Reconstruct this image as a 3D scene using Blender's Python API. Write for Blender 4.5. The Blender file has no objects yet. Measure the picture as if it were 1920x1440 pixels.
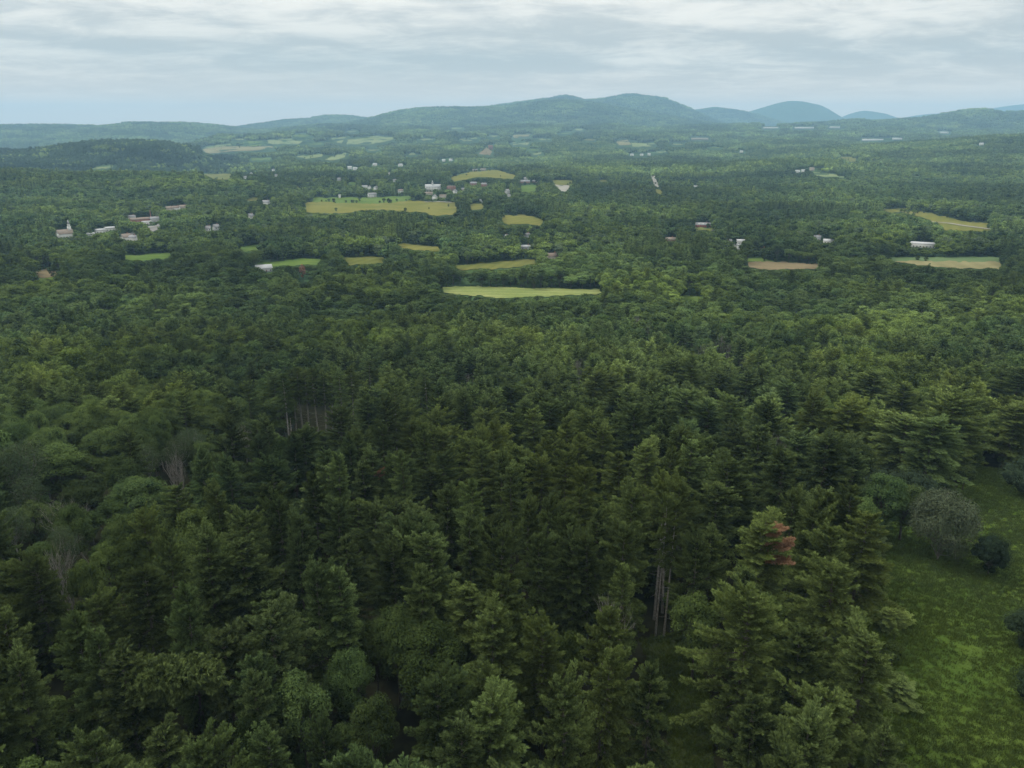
import bpy, bmesh, math, numpy as np
from math import radians, sin, cos, pi
sc = bpy.context.scene
# ------------------------------------------------------------------ camera
CZ, F, PITCH = 85.0, 1461.0, radians(18.0)
cam_d = bpy.data.cameras.new('camera'); cam = bpy.data.objects.new('camera', cam_d)
sc.collection.objects.link(cam); sc.camera = cam
cam.location = (0, 0, CZ); cam.rotation_euler = (pi/2 - PITCH, 0, 0)
cam_d.sensor_width = 36.0; cam_d.lens = 36.0*F/1920.0
cam_d.clip_start = 0.5; cam_d.clip_end = 120000.0
# ------------------------------------------------------------------ sky, sun, exposure
SUN_EL, SUN_AZ = radians(52), radians(-55)          # azimuth from +Y towards +X
w = bpy.data.worlds.new('World'); sc.world = w; w.use_nodes = True
nt = w.node_tree; nt.nodes.clear()
def N(nt, t, **kw):
    n = nt.nodes.new(t)
    for k, v in kw.items():
        if k.startswith('i_'): n.inputs[k[2:]].default_value = v
        else: setattr(n, k, v)
    return n
def L(nt, a, b): nt.links.new(a, b)
def M(nt, op, a, b=None, c=None):
    n = nt.nodes.new('ShaderNodeMath'); n.operation = op
    for i, v in enumerate((a, b, c)):
        if v is None: continue
        if isinstance(v, (int, float)): n.inputs[i].default_value = v
        else: nt.links.new(v, n.inputs[i])
    return n.outputs[0]
def MIX(nt, f, a, b, bt='MIX'):
    n = nt.nodes.new('ShaderNodeMix'); n.data_type = 'RGBA'; n.blend_type = bt
    for i, v in ((0, f), (6, a), (7, b)):
        if isinstance(v, (int, float)): n.inputs[i].default_value = v
        elif isinstance(v, tuple): n.inputs[i].default_value = (*v, 1) if len(v) == 3 else v
        else: nt.links.new(v, n.inputs[i])
    return n.outputs[2]
def RAMP(nt, f, stops):
    n = nt.nodes.new('ShaderNodeMapRange'); n.interpolation_type = 'SMOOTHSTEP'; n.clamp = True
    n.inputs[1].default_value, n.inputs[2].default_value = stops[0], stops[1]
    n.inputs[3].default_value, n.inputs[4].default_value = stops[2], stops[3]
    nt.links.new(f, n.inputs[0]); return n.outputs[0]
def NOISE(nt, vec, scale, detail=4, rough=0.55, dist=0.0):
    n = nt.nodes.new('ShaderNodeTexNoise')
    n.inputs['Scale'].default_value = scale; n.inputs['Detail'].default_value = detail
    n.inputs['Roughness'].default_value = rough; n.inputs['Distortion'].default_value = dist
    nt.links.new(vec, n.inputs['Vector']); return n.outputs[0]
tc = N(nt, 'ShaderNodeTexCoord'); sep = N(nt, 'ShaderNodeSeparateXYZ'); L(nt, tc.outputs['Generated'], sep.inputs[0])
zc = M(nt, 'MAXIMUM', sep.outputs[2], 0.0); zz = M(nt, 'ADD', zc, 0.11)
cx = M(nt, 'DIVIDE', sep.outputs[0], zz); cy = M(nt, 'DIVIDE', sep.outputs[1], zz)
cmb = N(nt, 'ShaderNodeCombineXYZ'); L(nt, cx, cmb.inputs[0]); L(nt, cy, cmb.inputs[1])
mp = N(nt, 'ShaderNodeMapping'); L(nt, cmb.outputs[0], mp.inputs[0])
mp.inputs['Location'].default_value = (3.1, 7.3, 0); mp.inputs['Rotation'].default_value = (0, 0, 0.12)
mp.inputs['Scale'].default_value = (0.75, 1.0, 1)
n1 = NOISE(nt, mp.outputs[0], 0.8, 8, 0.6, 0.3)       # broad decks
n2 = NOISE(nt, mp.outputs[0], 2.4, 9, 0.64, 0.35)       # ripples
n3 = NOISE(nt, mp.outputs[0], 0.11, 3, 0.5, 0.0)
cl = M(nt, 'ADD', M(nt, 'MULTIPLY', n1, 0.55), M(nt, 'MULTIPLY', n2, 0.45))
light = RAMP(nt, cl, (0.42, 0.60, 0.0, 1.0))
deck = MIX(nt, light, (0.49, 0.505, 0.49), (0.80, 0.77, 0.70))
gap = RAMP(nt, n3, (0.52, 0.66, 0.0, 0.55))
deck = MIX(nt, gap, deck, (0.43, 0.48, 0.475))
hz = RAMP(nt, zc, (0.0, 0.085, 0.90, 0.0))
deck = MIX(nt, hz, deck, (1.30, 0.97, 0.70))
zen = M(nt, 'ADD', M(nt, 'MULTIPLY', zc, 2.6), 1.0)      # an overcast sky brightens to the zenith
deck10 = MIX(nt, 1.0, deck, (10.0, 10.0, 10.0), 'MULTIPLY')
sky = N(nt, 'ShaderNodeTexSky'); sky.sky_type = 'NISHITA'; sky.sun_disc = False
sky.sun_elevation = SUN_EL; sky.sun_rotation = SUN_AZ
allc = MIX(nt, 0.95, sky.outputs[0], deck10)
vm = N(nt, 'ShaderNodeVectorMath', operation='SCALE'); L(nt, allc, vm.inputs[0]); L(nt, zen, vm.inputs['Scale'])
bg = N(nt, 'ShaderNodeBackground'); bg.inputs[1].default_value = 0.1; L(nt, vm.outputs[0], bg.inputs[0])
wo = N(nt, 'ShaderNodeOutputWorld'); L(nt, bg.outputs[0], wo.inputs[0])
sd = bpy.data.lights.new('sun', 'SUN'); sd.energy = 2.3; sd.angle = radians(10); sd.color = (1.0, 0.95, 0.86)
sun = bpy.data.objects.new('sun', sd); sc.collection.objects.link(sun)
sun.rotation_euler = (pi/2 - SUN_EL, 0, pi - SUN_AZ)
vs = sc.view_settings; vs.view_transform = 'Standard'; vs.look = 'None'; vs.exposure = 0.0; vs.gamma = 1.0
vs.use_curve_mapping = False
sc.render.engine = 'CYCLES'
cy_ = sc.cycles; cy_.max_bounces = 4; cy_.diffuse_bounces = 1; cy_.glossy_bounces = 1; cy_.transmission_bounces = 2
cy_.volume_bounces = 0; cy_.transparent_max_bounces = 4; cy_.use_denoising = True; cy_.sample_clamp_indirect = 4
rng = np.random.default_rng(11)
# ------------------------------------------------------------------ projection helpers (world metres <-> photograph pixels)
SP, CP = sin(PITCH), cos(PITCH)
def ray(px, py):
    u = (np.asarray(px, float) - 960)/F; v = (720 - np.asarray(py, float))/F
    return np.stack([u, CP + v*SP, -SP + v*CP], -1)
def project(P):
    P = np.asarray(P, float); d = P - np.array([0, 0, CZ])
    dep = d[..., 1]*CP - d[..., 2]*SP; up = d[..., 1]*SP + d[..., 2]*CP
    dep = np.where(dep < 1e-3, 1e-3, dep)
    return 960 + F*d[..., 0]/dep, 720 - F*up/dep, dep
def vnoise(x, y, seed=0):
    xi = np.floor(x).astype(np.int64); yi = np.floor(y).astype(np.int64); fx = x-xi; fy = y-yi
    fx = fx*fx*(3-2*fx); fy = fy*fy*(3-2*fy)
    def h(a, b):
        n = (a*374761393 + b*668265263 + seed*974711) & 0x7fffffff
        n = ((n ^ (n >> 13))*1274126177) & 0x7fffffff
        return ((n ^ (n >> 16)) & 0xffff)/65535.0
    return (h(xi, yi)*(1-fx)+h(xi+1, yi)*fx)*(1-fy)+(h(xi, yi+1)*(1-fx)+h(xi+1, yi+1)*fx)*fy*1.0
def fbm(x, y, seed=0, o=4):
    s = 0; a = .5
    for k in range(o): s = s + a*(vnoise(x*2**k, y*2**k, seed+k)-.5); a *= .5
    return s
def sstep(a, b, x):
    t = np.clip((x-a)/(b-a), 0, 1); return t*t*(3-2*t)
# terrain profile away from the camera
_py = np.array([-60000, 0, 100, 150, 210, 300, 440, 650, 1000, 1500, 2200, 3000, 4000, 5000, 6000, 7000, 9000, 60000.])
_pz = np.array([0, 0, -1, -6, -16, -30, -43, -42, -45, -47, -46, -45, -22, 16, 60, 105, 120, 120.])
_ty = np.arange(-600, 12000, 10.); _tz = np.interp(_ty, _py, _pz)
_k = np.hanning(9); _k /= _k.sum(); _tz = np.convolve(np.pad(_tz, 4, 'edge'), _k, 'valid')
def ridge(D, wid, pts, lo, seed):
    px = np.array([p[0] for p in pts], float); py = np.array([p[1] for p in pts], float)
    r = ray(px, py); return dict(D=D, w=wid, x=r[:, 0]/r[:, 1]*D, z=CZ + D*r[:, 2]/r[:, 1] - (13 if D < 6000 else 5 if D < 11000 else 0), lo=lo, s=seed)
RIDGES = [
 ridge(9200, 1500, [(560,250),(600,243),(640,236),(700,222),(760,208),(800,204),(830,203),(900,203),(950,200),(1000,192),(1050,189),(1110,194),(1170,205),(1240,217),(1310,230),(1380,238),(1500,244)], -20, 3),
 ridge(11000, 1200, [(760,235),(850,212),(930,200),(975,193),(1000,190),(1030,186),(1060,181),(1100,190),(1130,187),(1175,179),(1190,179),(1240,186),(1290,205),(1340,226),(1400,240)], 0, 4),
 ridge(8000, 1300, [(-500,230),(-200,236),(0,237),(60,236),(130,237),(215,239),(260,231),(290,233),(330,232),(390,230),(420,234),(450,240),(520,247)], -60, 5),
 ridge(10500, 1300, [(330,246),(450,239),(510,231),(540,226),(580,224),(610,218),(640,216),(680,213),(705,218),(760,235)], -40, 6),
 ridge(12800, 1000, [(1200,236),(1260,220),(1300,206),(1340,200),(1380,205),(1430,219),(1500,232)], 0, 7),
 ridge(14500, 1100, [(1330,225),(1390,210),(1420,205),(1460,193),(1480,189),(1500,190),(1530,196),(1570,211),(1620,228)], 0, 8),
 ridge(16000, 1100, [(1540,225),(1590,211),(1620,207),(1650,212),(1690,224),(1730,232)], 0, 9),
 ridge(17500, 1200, [(1640,226),(1700,218),(1750,213),(1800,212),(1845,209),(1880,200),(1920,195),(2000,192),(2300,205)], 0, 10),
 ridge(7600, 800, [(1400,240),(1500,233),(1560,231),(1600,226),(1640,229),(1690,225),(1740,223),(1790,214),(1820,207),(1835,206),(1870,213),(1920,211),(2000,214),(2300,220)], 0, 12),
 ridge(3300, 430, [(-300,285),(-100,278),(60,283),(130,271),(190,264),(240,263),(300,265),(350,274),(400,291),(440,305)], -70, 13),
 ridge(5400, 420, [(330,272),(360,262),(420,254),(480,255),(530,249),(565,247),(620,251),(680,250),(760,256)], -30, 14),
 ridge(1750, 260, [(-500,300),(-200,312),(0,325),(120,326),(250,327),(380,327),(450,333),(520,346),(620,372)], -60, 15),
 ridge(2250, 230, [(640,350),(720,342),(800,331),(860,322),(900,319),(950,322),(1010,333),(1100,346)], -62, 17),
 ridge(2650, 330, [(1180,330),(1260,318),(1400,304),(1500,299),(1600,303),(1720,316),(1800,322)], -60, 18),
 ridge(3500, 800, [(1250,312),(1400,297),(1500,286),(1600,279),(1700,272),(1800,263),(1900,254),(2100,246),(2500,240)], -45, 16),
]
def H(x, y):
    x = np.asarray(x, float); y = np.asarray(y, float)
    b = np.interp(y, _ty, _tz)
    az = x/np.maximum(y, 500.)
    rise = sstep(-0.42, -0.22, az)
    b = np.where(y > 2500, -46 + (b+46)*(0.12+0.88*rise), b)
    b = b - 45*sstep(1900, 3200, y)*(1-sstep(-0.40, -0.25, az))*(1-sstep(6500, 8000, y))
    amp = sstep(450, 900, y)*3 + sstep(1000, 1400, y)*4 + sstep(2500, 5000, y)*25 + 1.2
    amp = amp + sstep(1300, 2200, y)*7
    b = b + amp*2*fbm(x/420.+7, y/420.+3, 1, 3)
    b = b + 1.0*fbm(x/60., y/60., 2, 2)
    for r in RIDGES:
        c = np.interp(x, r['x'], r['z'])
        ww = r['w']*(1 + 0.7*fbm(x/(r['w']*.9), y*0+r['s'], r['s'], 3))
        g = np.exp(-((y-r['D'])/ww)**2*np.where(y > r['D'], .6, 1))
        end = sstep(r['x'][0]-.25*r['w'], r['x'][0]+.8*r['w'], x) * (1-sstep(r['x'][-1]-.8*r['w'], r['x'][-1]+.25*r['w'], x))
        rel = np.maximum(c - r['lo'], 0)
        spur = 1 + 0.55*fbm(x/(r['w']*.45), y/(r['w']*.45), 40+r['s'], 4)*(1-g)*2
        end = end*sstep(.015, .16, g); hh = r['lo'] + rel*g*spur
        b = np.where(end > 0, np.maximum(b, b + (np.maximum(hh, b)-b)*end), b)
    return b
def hit(px, py, h=0.0, tmax=20000., n=420):
    """where the ray of a pixel meets the ground raised by h"""
    r = ray(px, py); r = np.atleast_2d(r); hh = np.broadcast_to(np.asarray(h, float), r.shape[:1])
    ts = np.geomspace(25, tmax, n)
    P = r[:, None]*ts[None, :, None]; below = (CZ+P[..., 2]) < H(P[..., 0], P[..., 1])+hh[:, None]
    found = below.any(1); k = np.where(found, below.argmax(1), n-1); hi = ts[k]; lo = ts[np.maximum(k-1, 0)]
    for _ in range(18):
        m = (lo+hi)/2; P = r*m[:, None]; b = (CZ+P[:, 2]) < H(P[:, 0], P[:, 1])+hh
        hi = np.where(b, m, hi); lo = np.where(b, lo, m)
    P = r*hi[:, None]; return P[:, 0], P[:, 1], found
# ------------------------------------------------------------------ object helpers
def link(o): sc.collection.objects.link(o); return o
def meta(o, label=None, cat=None, group=None, kind=None):
    if label: o['label'] = label
    if cat: o['category'] = cat
    if group: o['group'] = group
    if kind: o['kind'] = kind
    return o
class MB:
    def __init__(s): s.v = []; s.f = []; s.m = []; s.a = []; s.n = 0
    def add(s, V, Fc, mat=0, fresh_shade=0.5):
        V = np.asarray(V, float).reshape(-1, 3); Fc = np.asarray(Fc, int).reshape(-1, 3)
        s.v.append(V); s.f.append(Fc+s.n); s.n += len(V)
        s.m.append(np.full(len(Fc), mat)); s.a.append(np.broadcast_to(np.asarray(fresh_shade, float), (len(Fc),)).copy())
    def mesh(s, name, mats, smooth=None):
        me = bpy.data.meshes.new(name)
        V = np.concatenate(s.v); T = np.concatenate(s.f); m = np.concatenate(s.m); a = np.concatenate(s.a)
        me.vertices.add(len(V)); me.vertices.foreach_set('co', V.ravel().astype(np.float32))
        me.loops.add(len(T)*3); me.loops.foreach_set('vertex_index', T.ravel().astype(np.int32))
        me.polygons.add(len(T)); me.polygons.foreach_set('loop_start', (np.arange(len(T))*3).astype(np.int32))
        me.polygons.foreach_set('loop_total', np.full(len(T), 3, np.int32))
        for x in mats: me.materials.append(x)
        me.polygons.foreach_set('material_index', m.astype(np.int32))
        me.update(calc_edges=True)
        at = me.attributes.new('fresh_shade', 'FLOAT', 'FACE'); at.data.foreach_set('value', a.astype(np.float32))
        if smooth: me.polygons.foreach_set('use_smooth', np.ones(len(T), bool))
        return me
def merged(a, b):
    """two part builders as one source mesh for the scattered woods"""
    o = MB(); o.v = a.v+b.v; o.f = list(a.f)+[f+a.n for f in b.f]; o.m = [m*0 for m in a.m]+[m*0+1 for m in b.m]; o.a = a.a+b.a; o.n = a.n+b.n
    return o
def tube(mb, P, R, k=5, mat=0):
    P = np.asarray(P, float); n = len(P); R = np.broadcast_to(np.asarray(R, float), (n,))
    T = np.gradient(P, axis=0); T /= np.linalg.norm(T, axis=1)[:, None]+1e-9
    ref = np.array([0.13, 0.27, 1.0]) if abs(T[0, 2]) < .8 else np.array([1, .2, 0.1])
    A = np.cross(T, ref); A /= np.linalg.norm(A, axis=1)[:, None]+1e-9; B = np.cross(T, A)
    an = np.arange(k)/k*2*pi
    V = P[:, None]+R[:, None, None]*(A[:, None]*np.cos(an)[None, :, None]+B[:, None]*np.sin(an)[None, :, None])
    i = np.arange(n-1)[:, None]*k; j = np.arange(k)[None]; j2 = (j+1) % k
    q = np.stack([i+j, i+j2, i+k+j2, i+k+j], -1).reshape(-1, 4)
    mb.add(V.reshape(-1, 3), np.concatenate([q[:, [0, 1, 2]], q[:, [0, 2, 3]]]), mat)
def unit(v): return v/(np.linalg.norm(v, axis=-1, keepdims=True)+1e-9)
def blades(mb, P, D, l, w, fresh_shade, mat=0, rg=None):
    n = len(P); rg = rg or rng
    S = unit(np.cross(D, rg.normal(size=(n, 3)))); l = np.broadcast_to(l, (n,))[:, None]; w = np.broadcast_to(w, (n,))[:, None]
    V = np.stack([P-D*l*.15, P+D*l*.45+S*w*.5, P+D*l, P+D*l*.45-S*w*.5], 1).reshape(-1, 3)
    b = np.arange(n)[:, None]*4
    mb.add(V, np.concatenate([b+[0, 1, 2], b+[0, 2, 3]]), mat, np.concatenate([fresh_shade, fresh_shade]))
def blade1(mb, P, D, l, w, fresh_shade, rg):
    n = len(P); S = unit(np.cross(D, rg.normal(size=(n, 3)))); l = np.broadcast_to(l, (n,))[:, None]; w = np.broadcast_to(w, (n,))[:, None]
    V = np.stack([P-S*w*.5, P+S*w*.5+D*l*.2, P+D*l], 1).reshape(-1, 3)
    mb.add(V, np.arange(n*3).reshape(-1, 3), 0, fresh_shade)
_t = (1+5**.5)/2
ICOV = unit(np.array([(-1,_t,0),(1,_t,0),(-1,-_t,0),(1,-_t,0),(0,-1,_t),(0,1,_t),(0,-1,-_t),(0,1,-_t),(_t,0,-1),(_t,0,1),(-_t,0,-1),(-_t,0,1)], float))
ICOF = np.array([(0,11,5),(0,5,1),(0,1,7),(0,7,10),(0,10,11),(1,5,9),(5,11,4),(11,10,2),(10,7,6),(7,1,8),(3,9,4),(3,4,2),(3,2,6),(3,6,8),(3,8,9),(4,9,5),(2,4,11),(6,2,10),(8,6,7),(9,8,1)])
# ------------------------------------------------------------------ materials
def newmat(name):
    m = bpy.data.materials.new(name); m.use_nodes = True; t = m.node_tree; t.nodes.clear()
    return m, t, N(t, 'ShaderNodeOutputMaterial')
def foliage(name, dark, light, warm, varsc=0.9, trans=0.09, sheen=0.0):
    m, t, out = newmat(name)
    at = N(t, 'ShaderNodeAttribute', attribute_name='fresh_shade'); oi = N(t, 'ShaderNodeObjectInfo')
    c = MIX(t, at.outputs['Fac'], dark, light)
    loc = oi.outputs['Location']
    big = NOISE(t, loc, 0.009, 2, .5); r = oi.outputs['Random']
    f = RAMP(t, big, (0.38, 0.62, 0.0, 0.8)); f2 = M(t, 'MULTIPLY', r, f)
    c = MIX(t, f2, c, MIX(t, at.outputs['Fac'], tuple(x*.55 for x in warm), warm))
    r2 = N(t, 'ShaderNodeTexWhiteNoise'); r2.noise_dimensions = '1D'; L(t, M(t, 'MULTIPLY', r, 91.7), r2.inputs['W'])
    hs = N(t, 'ShaderNodeHueSaturation'); L(t, c, hs.inputs['Color'])
    big2 = NOISE(t, loc, 0.0022, 3, .55); L(t, M(t, 'MULTIPLY', M(t, 'ADD', M(t, 'MULTIPLY', r2.outputs['Value'], varsc), 1-varsc*.5), RAMP(t, big2, (.38, .64, .64, 1.5))), hs.inputs['Value'])
    L(t, M(t, 'ADD', M(t, 'MULTIPLY', r, 0.028), 0.487), hs.inputs['Hue'])
    L(t, M(t, 'ADD', M(t, 'MULTIPLY', big, 0.5), 0.72), hs.inputs['Saturation'])
    d = N(t, 'ShaderNodeBsdfDiffuse'); tr = N(t, 'ShaderNodeBsdfTranslucent'); mx = N(t, 'ShaderNodeMixShader')
    mx.inputs[0].default_value = trans; L(t, hs.outputs[0], d.inputs[0]); L(t, hs.outputs[0], tr.inputs[0])
    L(t, d.outputs[0], mx.inputs[1]); L(t, tr.outputs[0], mx.inputs[2]); L(t, mx.outputs[0], out.inputs[0])
    return m
def plain(name, a, b, scale, bump=0.0, rough=.85, detail=4, coord='Object', bdist=0.05):
    m, t, out = newmat(name); tcn = N(t, 'ShaderNodeTexCoord')
    n = NOISE(t, tcn.outputs[coord], scale, detail, .6); c = MIX(t, RAMP(t, n, (0.35, 0.65, 0, 1)), a, b)
    p = N(t, 'ShaderNodeBsdfPrincipled'); p.inputs['Roughness'].default_value = rough; L(t, c, p.inputs['Base Color'])
    p.inputs['Specular IOR Level'].default_value = .25
    if bump:
        bn = N(t, 'ShaderNodeBump'); bn.inputs['Strength'].default_value = bump; bn.inputs['Distance'].default_value = bdist
        L(t, n, bn.inputs['Height']); L(t, bn.outputs[0], p.inputs['Normal'])
    L(t, p.outputs[0], out.inputs[0]); return m
M_PINE = foliage('pine_needles', (0.011, 0.025, 0.009), (0.140, 0.205, 0.064), (0.225, 0.255, 0.062), .8)  # dark end deepened for crown shade, light end raised for lit tips
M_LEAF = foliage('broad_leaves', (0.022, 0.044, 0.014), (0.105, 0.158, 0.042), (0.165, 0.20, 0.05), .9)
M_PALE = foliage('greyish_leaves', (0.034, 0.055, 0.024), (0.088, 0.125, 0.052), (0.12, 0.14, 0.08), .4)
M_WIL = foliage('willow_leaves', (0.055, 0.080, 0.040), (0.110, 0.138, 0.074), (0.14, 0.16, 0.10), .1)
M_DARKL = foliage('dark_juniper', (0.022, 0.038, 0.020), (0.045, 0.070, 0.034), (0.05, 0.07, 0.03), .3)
M_RUST = foliage('rusty_needles', (0.26, 0.14, 0.08), (0.55, 0.30, 0.19), (0.33, 0.19, 0.12), .2)
M_GRASSB = foliage('grass_blades', (0.060, 0.100, 0.018), (0.115, 0.160, 0.032), (0.13, 0.16, 0.03), .5)
M_BARK = plain('bark', (0.045, 0.038, 0.031), (0.085, 0.074, 0.064), 3.0, .5)
M_GREYB = plain('weathered_bark', (0.13, 0.12, 0.105), (0.25, 0.235, 0.21), 2.0, .3)
# ------------------------------------------------------------------ ground
m_ground, t, out = newmat('forest_ground')
geo = N(t, 'ShaderNodeNewGeometry'); pos = geo.outputs['Position']
nA = NOISE(t, pos, 0.35, 5, .6); nB = NOISE(t, pos, 0.022, 6, .62); nC = NOISE(t, pos, 0.0016, 4, .5)
c = MIX(t, RAMP(t, nA, (.35, .65, 0, 1)), (0.011, 0.011, 0.007), (0.020, 0.022, 0.011))
sp = N(t, 'ShaderNodeSeparateXYZ'); L(t, pos, sp.inputs[0])
canopy = MIX(t, RAMP(t, nB, (.40, .60, 0, 1)), (0.016, 0.032, 0.015), (0.050, 0.088, 0.032))
canopy = MIX(t, RAMP(t, nC, (.4, .6, 0, .6)), canopy, (0.040, 0.062, 0.028))
far = RAMP(t, sp.outputs[1], (380, 620, 0, 1)); c = MIX(t, far, c, canopy)
p = N(t, 'ShaderNodeBsdfDiffuse'); L(t, c, p.inputs['Color'])
bn = N(t, 'ShaderNodeBump'); bn.inputs['Strength'].default_value = 1.0; bn.inputs['Distance'].default_value = 14.0
L(t, M(t, 'MULTIPLY', nB, far), bn.inputs['Height']); L(t, bn.outputs[0], p.inputs['Normal']); L(t, p.outputs[0], out.inputs[0])
az = np.concatenate([np.arange(-180, -42, 6.), np.arange(-42, 42, .16), np.arange(42, 180, 6.)])*pi/180
rad = np.concatenate([np.geomspace(8, 6000, 230), np.geomspace(6000, 20500, 171)[1:]])
A, R = np.meshgrid(az, rad); X = R*np.sin(A); Y = R*np.cos(A); Z = H(X, Y)
X = np.append(X.ravel(), 0.); Y = np.append(Y.ravel(), 0.); Z = np.append(Z.ravel(), float(H(0., 0.)))
na, nr = len(az), len(rad)
i = np.arange(nr-1)[:, None]*na; j = np.arange(na)[None]; j2 = (j+1) % na
q = np.stack([i+j, i+na+j, i+na+j2, i+j2], -1).reshape(-1, 4)[:, ::-1]
tri = np.concatenate([q[:, [0, 1, 2]], q[:, [0, 2, 3]], np.stack([np.arange(na), (np.arange(na)+1) % na, np.full(na, na*nr)], -1)[:, ::-1]])
g = MB(); g.add(np.stack([X, Y, Z], -1), tri)
me = g.mesh('ground', [m_ground], smooth=True); me.flip_normals() if me.polygons[5000].normal.z < 0 else None
meta(link(bpy.data.objects.new('ground', me)), kind='structure')
# ------------------------------------------------------------------ fields, meadow and roads: draped sheets
MASK = np.zeros((1440+200, 1920+400), bool)           # open places no tree may stand in front of
def raster(poly, val=True, dst=MASK):
    P = np.array(poly, float); x0, y0 = np.floor(P.min(0)).astype(int)-1; x1, y1 = np.ceil(P.max(0)).astype(int)+1
    x0 = max(x0, -200); x1 = min(x1, 2119); y0 = max(y0, -100); y1 = min(y1, 1539)
    if x1 <= x0 or y1 <= y0: return
    XX, YY = np.meshgrid(np.arange(x0, x1)+.5, np.arange(y0, y1)+.5); ins = np.zeros(XX.shape, bool)
    for k in range(len(P)):
        (ax, ay), (bx, by) = P[k], P[(k+1) % len(P)]
        if ay == by: continue
        cr = ((ay > YY) != (by > YY)) & (XX < (bx-ax)*(YY-ay)/(by-ay)+ax); ins ^= cr
    dst[y0+100:y1+100, x0+200:x1+200][ins] = val
def masked(px, py, m=MASK):
    ix = np.clip(np.floor(px).astype(int)+200, 0, 2319); iy = np.clip(np.floor(py).astype(int)+100, 0, 1639)
    return m[iy, ix]
def fieldmat(name, a, b, stripe=0.0, ang=0.0, period=9.0):
    m, t, out = newmat(name); geo = N(t, 'ShaderNodeNewGeometry'); pos = geo.outputs['Position']
    n = NOISE(t, pos, 0.018, 5, .6); nf = NOISE(t, pos, 0.4, 4, .65)
    f = M(t, 'ADD', M(t, 'MULTIPLY', n, .7), M(t, 'MULTIPLY', nf, .3)); c = MIX(t, RAMP(t, f, (.38, .62, 0, 1)), a, b)
    if stripe:
        mpn = N(t, 'ShaderNodeMapping'); mpn.inputs['Rotation'].default_value = (0, 0, ang); L(t, pos, mpn.inputs[0])
        wv = N(t, 'ShaderNodeTexWave'); wv.inputs['Scale'].default_value = 1/period*.31; wv.inputs['Distortion'].default_value = 1.2
        wv.inputs['Detail Scale'].default_value = .3; L(t, mpn.outputs[0], wv.inputs[0])
        c = MIX(t, M(t, 'MULTIPLY', wv.outputs['Fac'], stripe), c, tuple(x*.6 for x in a))
    d = N(t, 'ShaderNodeBsdfDiffuse'); L(t, c, d.inputs[0])
    bn = N(t, 'ShaderNodeBump'); bn.inputs['Strength'].default_value = .6; bn.inputs['Distance'].default_value = .4
    L(t, nf, bn.inputs['Height']); L(t, bn.outputs[0], d.inputs['Normal']); L(t, d.outputs[0], out.inputs[0]); return m
F_GREEN = fieldmat('green_pasture', (0.065, 0.11, 0.025), (0.105, 0.15, 0.035), .3, 1.4, 14)
F_OLIVE = fieldmat('olive_hay', (0.095, 0.108, 0.028), (0.135, 0.135, 0.040), .35, .3, 12)
F_GOLD = fieldmat('golden_hay', (0.110, 0.118, 0.027), (0.155, 0.148, 0.042), .25, .5, 16)
F_TAN = fieldmat('cut_hay', (0.155, 0.145, 0.070), (0.205, 0.185, 0.095), .3, .2, 18)
F_SOIL = fieldmat('ploughed_soil', (0.135, 0.110, 0.062), (0.185, 0.150, 0.088), .4, 1.5, 8)
F_MOWN = fieldmat('mown_hay', (0.15, 0.19, 0.06), (0.24, 0.26, 0.10), .6, 1.52, 7)
F_CROP = fieldmat('row_crop', (0.075, 0.12, 0.05), (0.11, 0.155, 0.07), .5, 1.54, 7)
F_ROAD = fieldmat('pale_gravel', (0.20, 0.19, 0.165), (0.27, 0.26, 0.22))
F_LOT = fieldmat('grey_asphalt', (0.16, 0.155, 0.15), (0.24, 0.235, 0.22))
F_SCRUB = fieldmat('pale_scrub', (0.10, 0.14, 0.06), (0.17, 0.195, 0.09))
m_mead, t, out = newmat('meadow_grass'); geo = N(t, 'ShaderNodeNewGeometry'); pos = geo.outputs['Position']
a1 = NOISE(t, pos, .06, 5, .6); a2 = NOISE(t, pos, 1.1, 5, .7)
c = MIX(t, RAMP(t, a1, (.38, .62, 0, 1)), (0.048, 0.083, 0.015), (0.070, 0.106, 0.020))
c = MIX(t, RAMP(t, a2, (.45, .75, 0, .8)), c, (0.066, 0.095, 0.019))
d = N(t, 'ShaderNodeBsdfDiffuse'); L(t, c, d.inputs[0]); bn = N(t, 'ShaderNodeBump'); bn.inputs['Strength'].default_value = 1; bn.inputs['Distance'].default_value = .5
L(t, a2, bn.inputs['Height']); L(t, bn.outputs[0], d.inputs['Normal']); L(t, d.outputs[0], out.inputs[0])
m_clr = fieldmat('woodland_grass', (0.018, 0.026, 0.008), (0.030, 0.038, 0.013))
def densify(poly, s):
    out = []
    for k in range(len(poly)):
        a, b = np.array(poly[k], float), np.array(poly[(k+1) % len(poly)], float); n = max(1, int(np.hypot(*(b-a))/s))
        out += [a+(b-a)*i/n for i in range(n)]
    return np.array(out)
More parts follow.
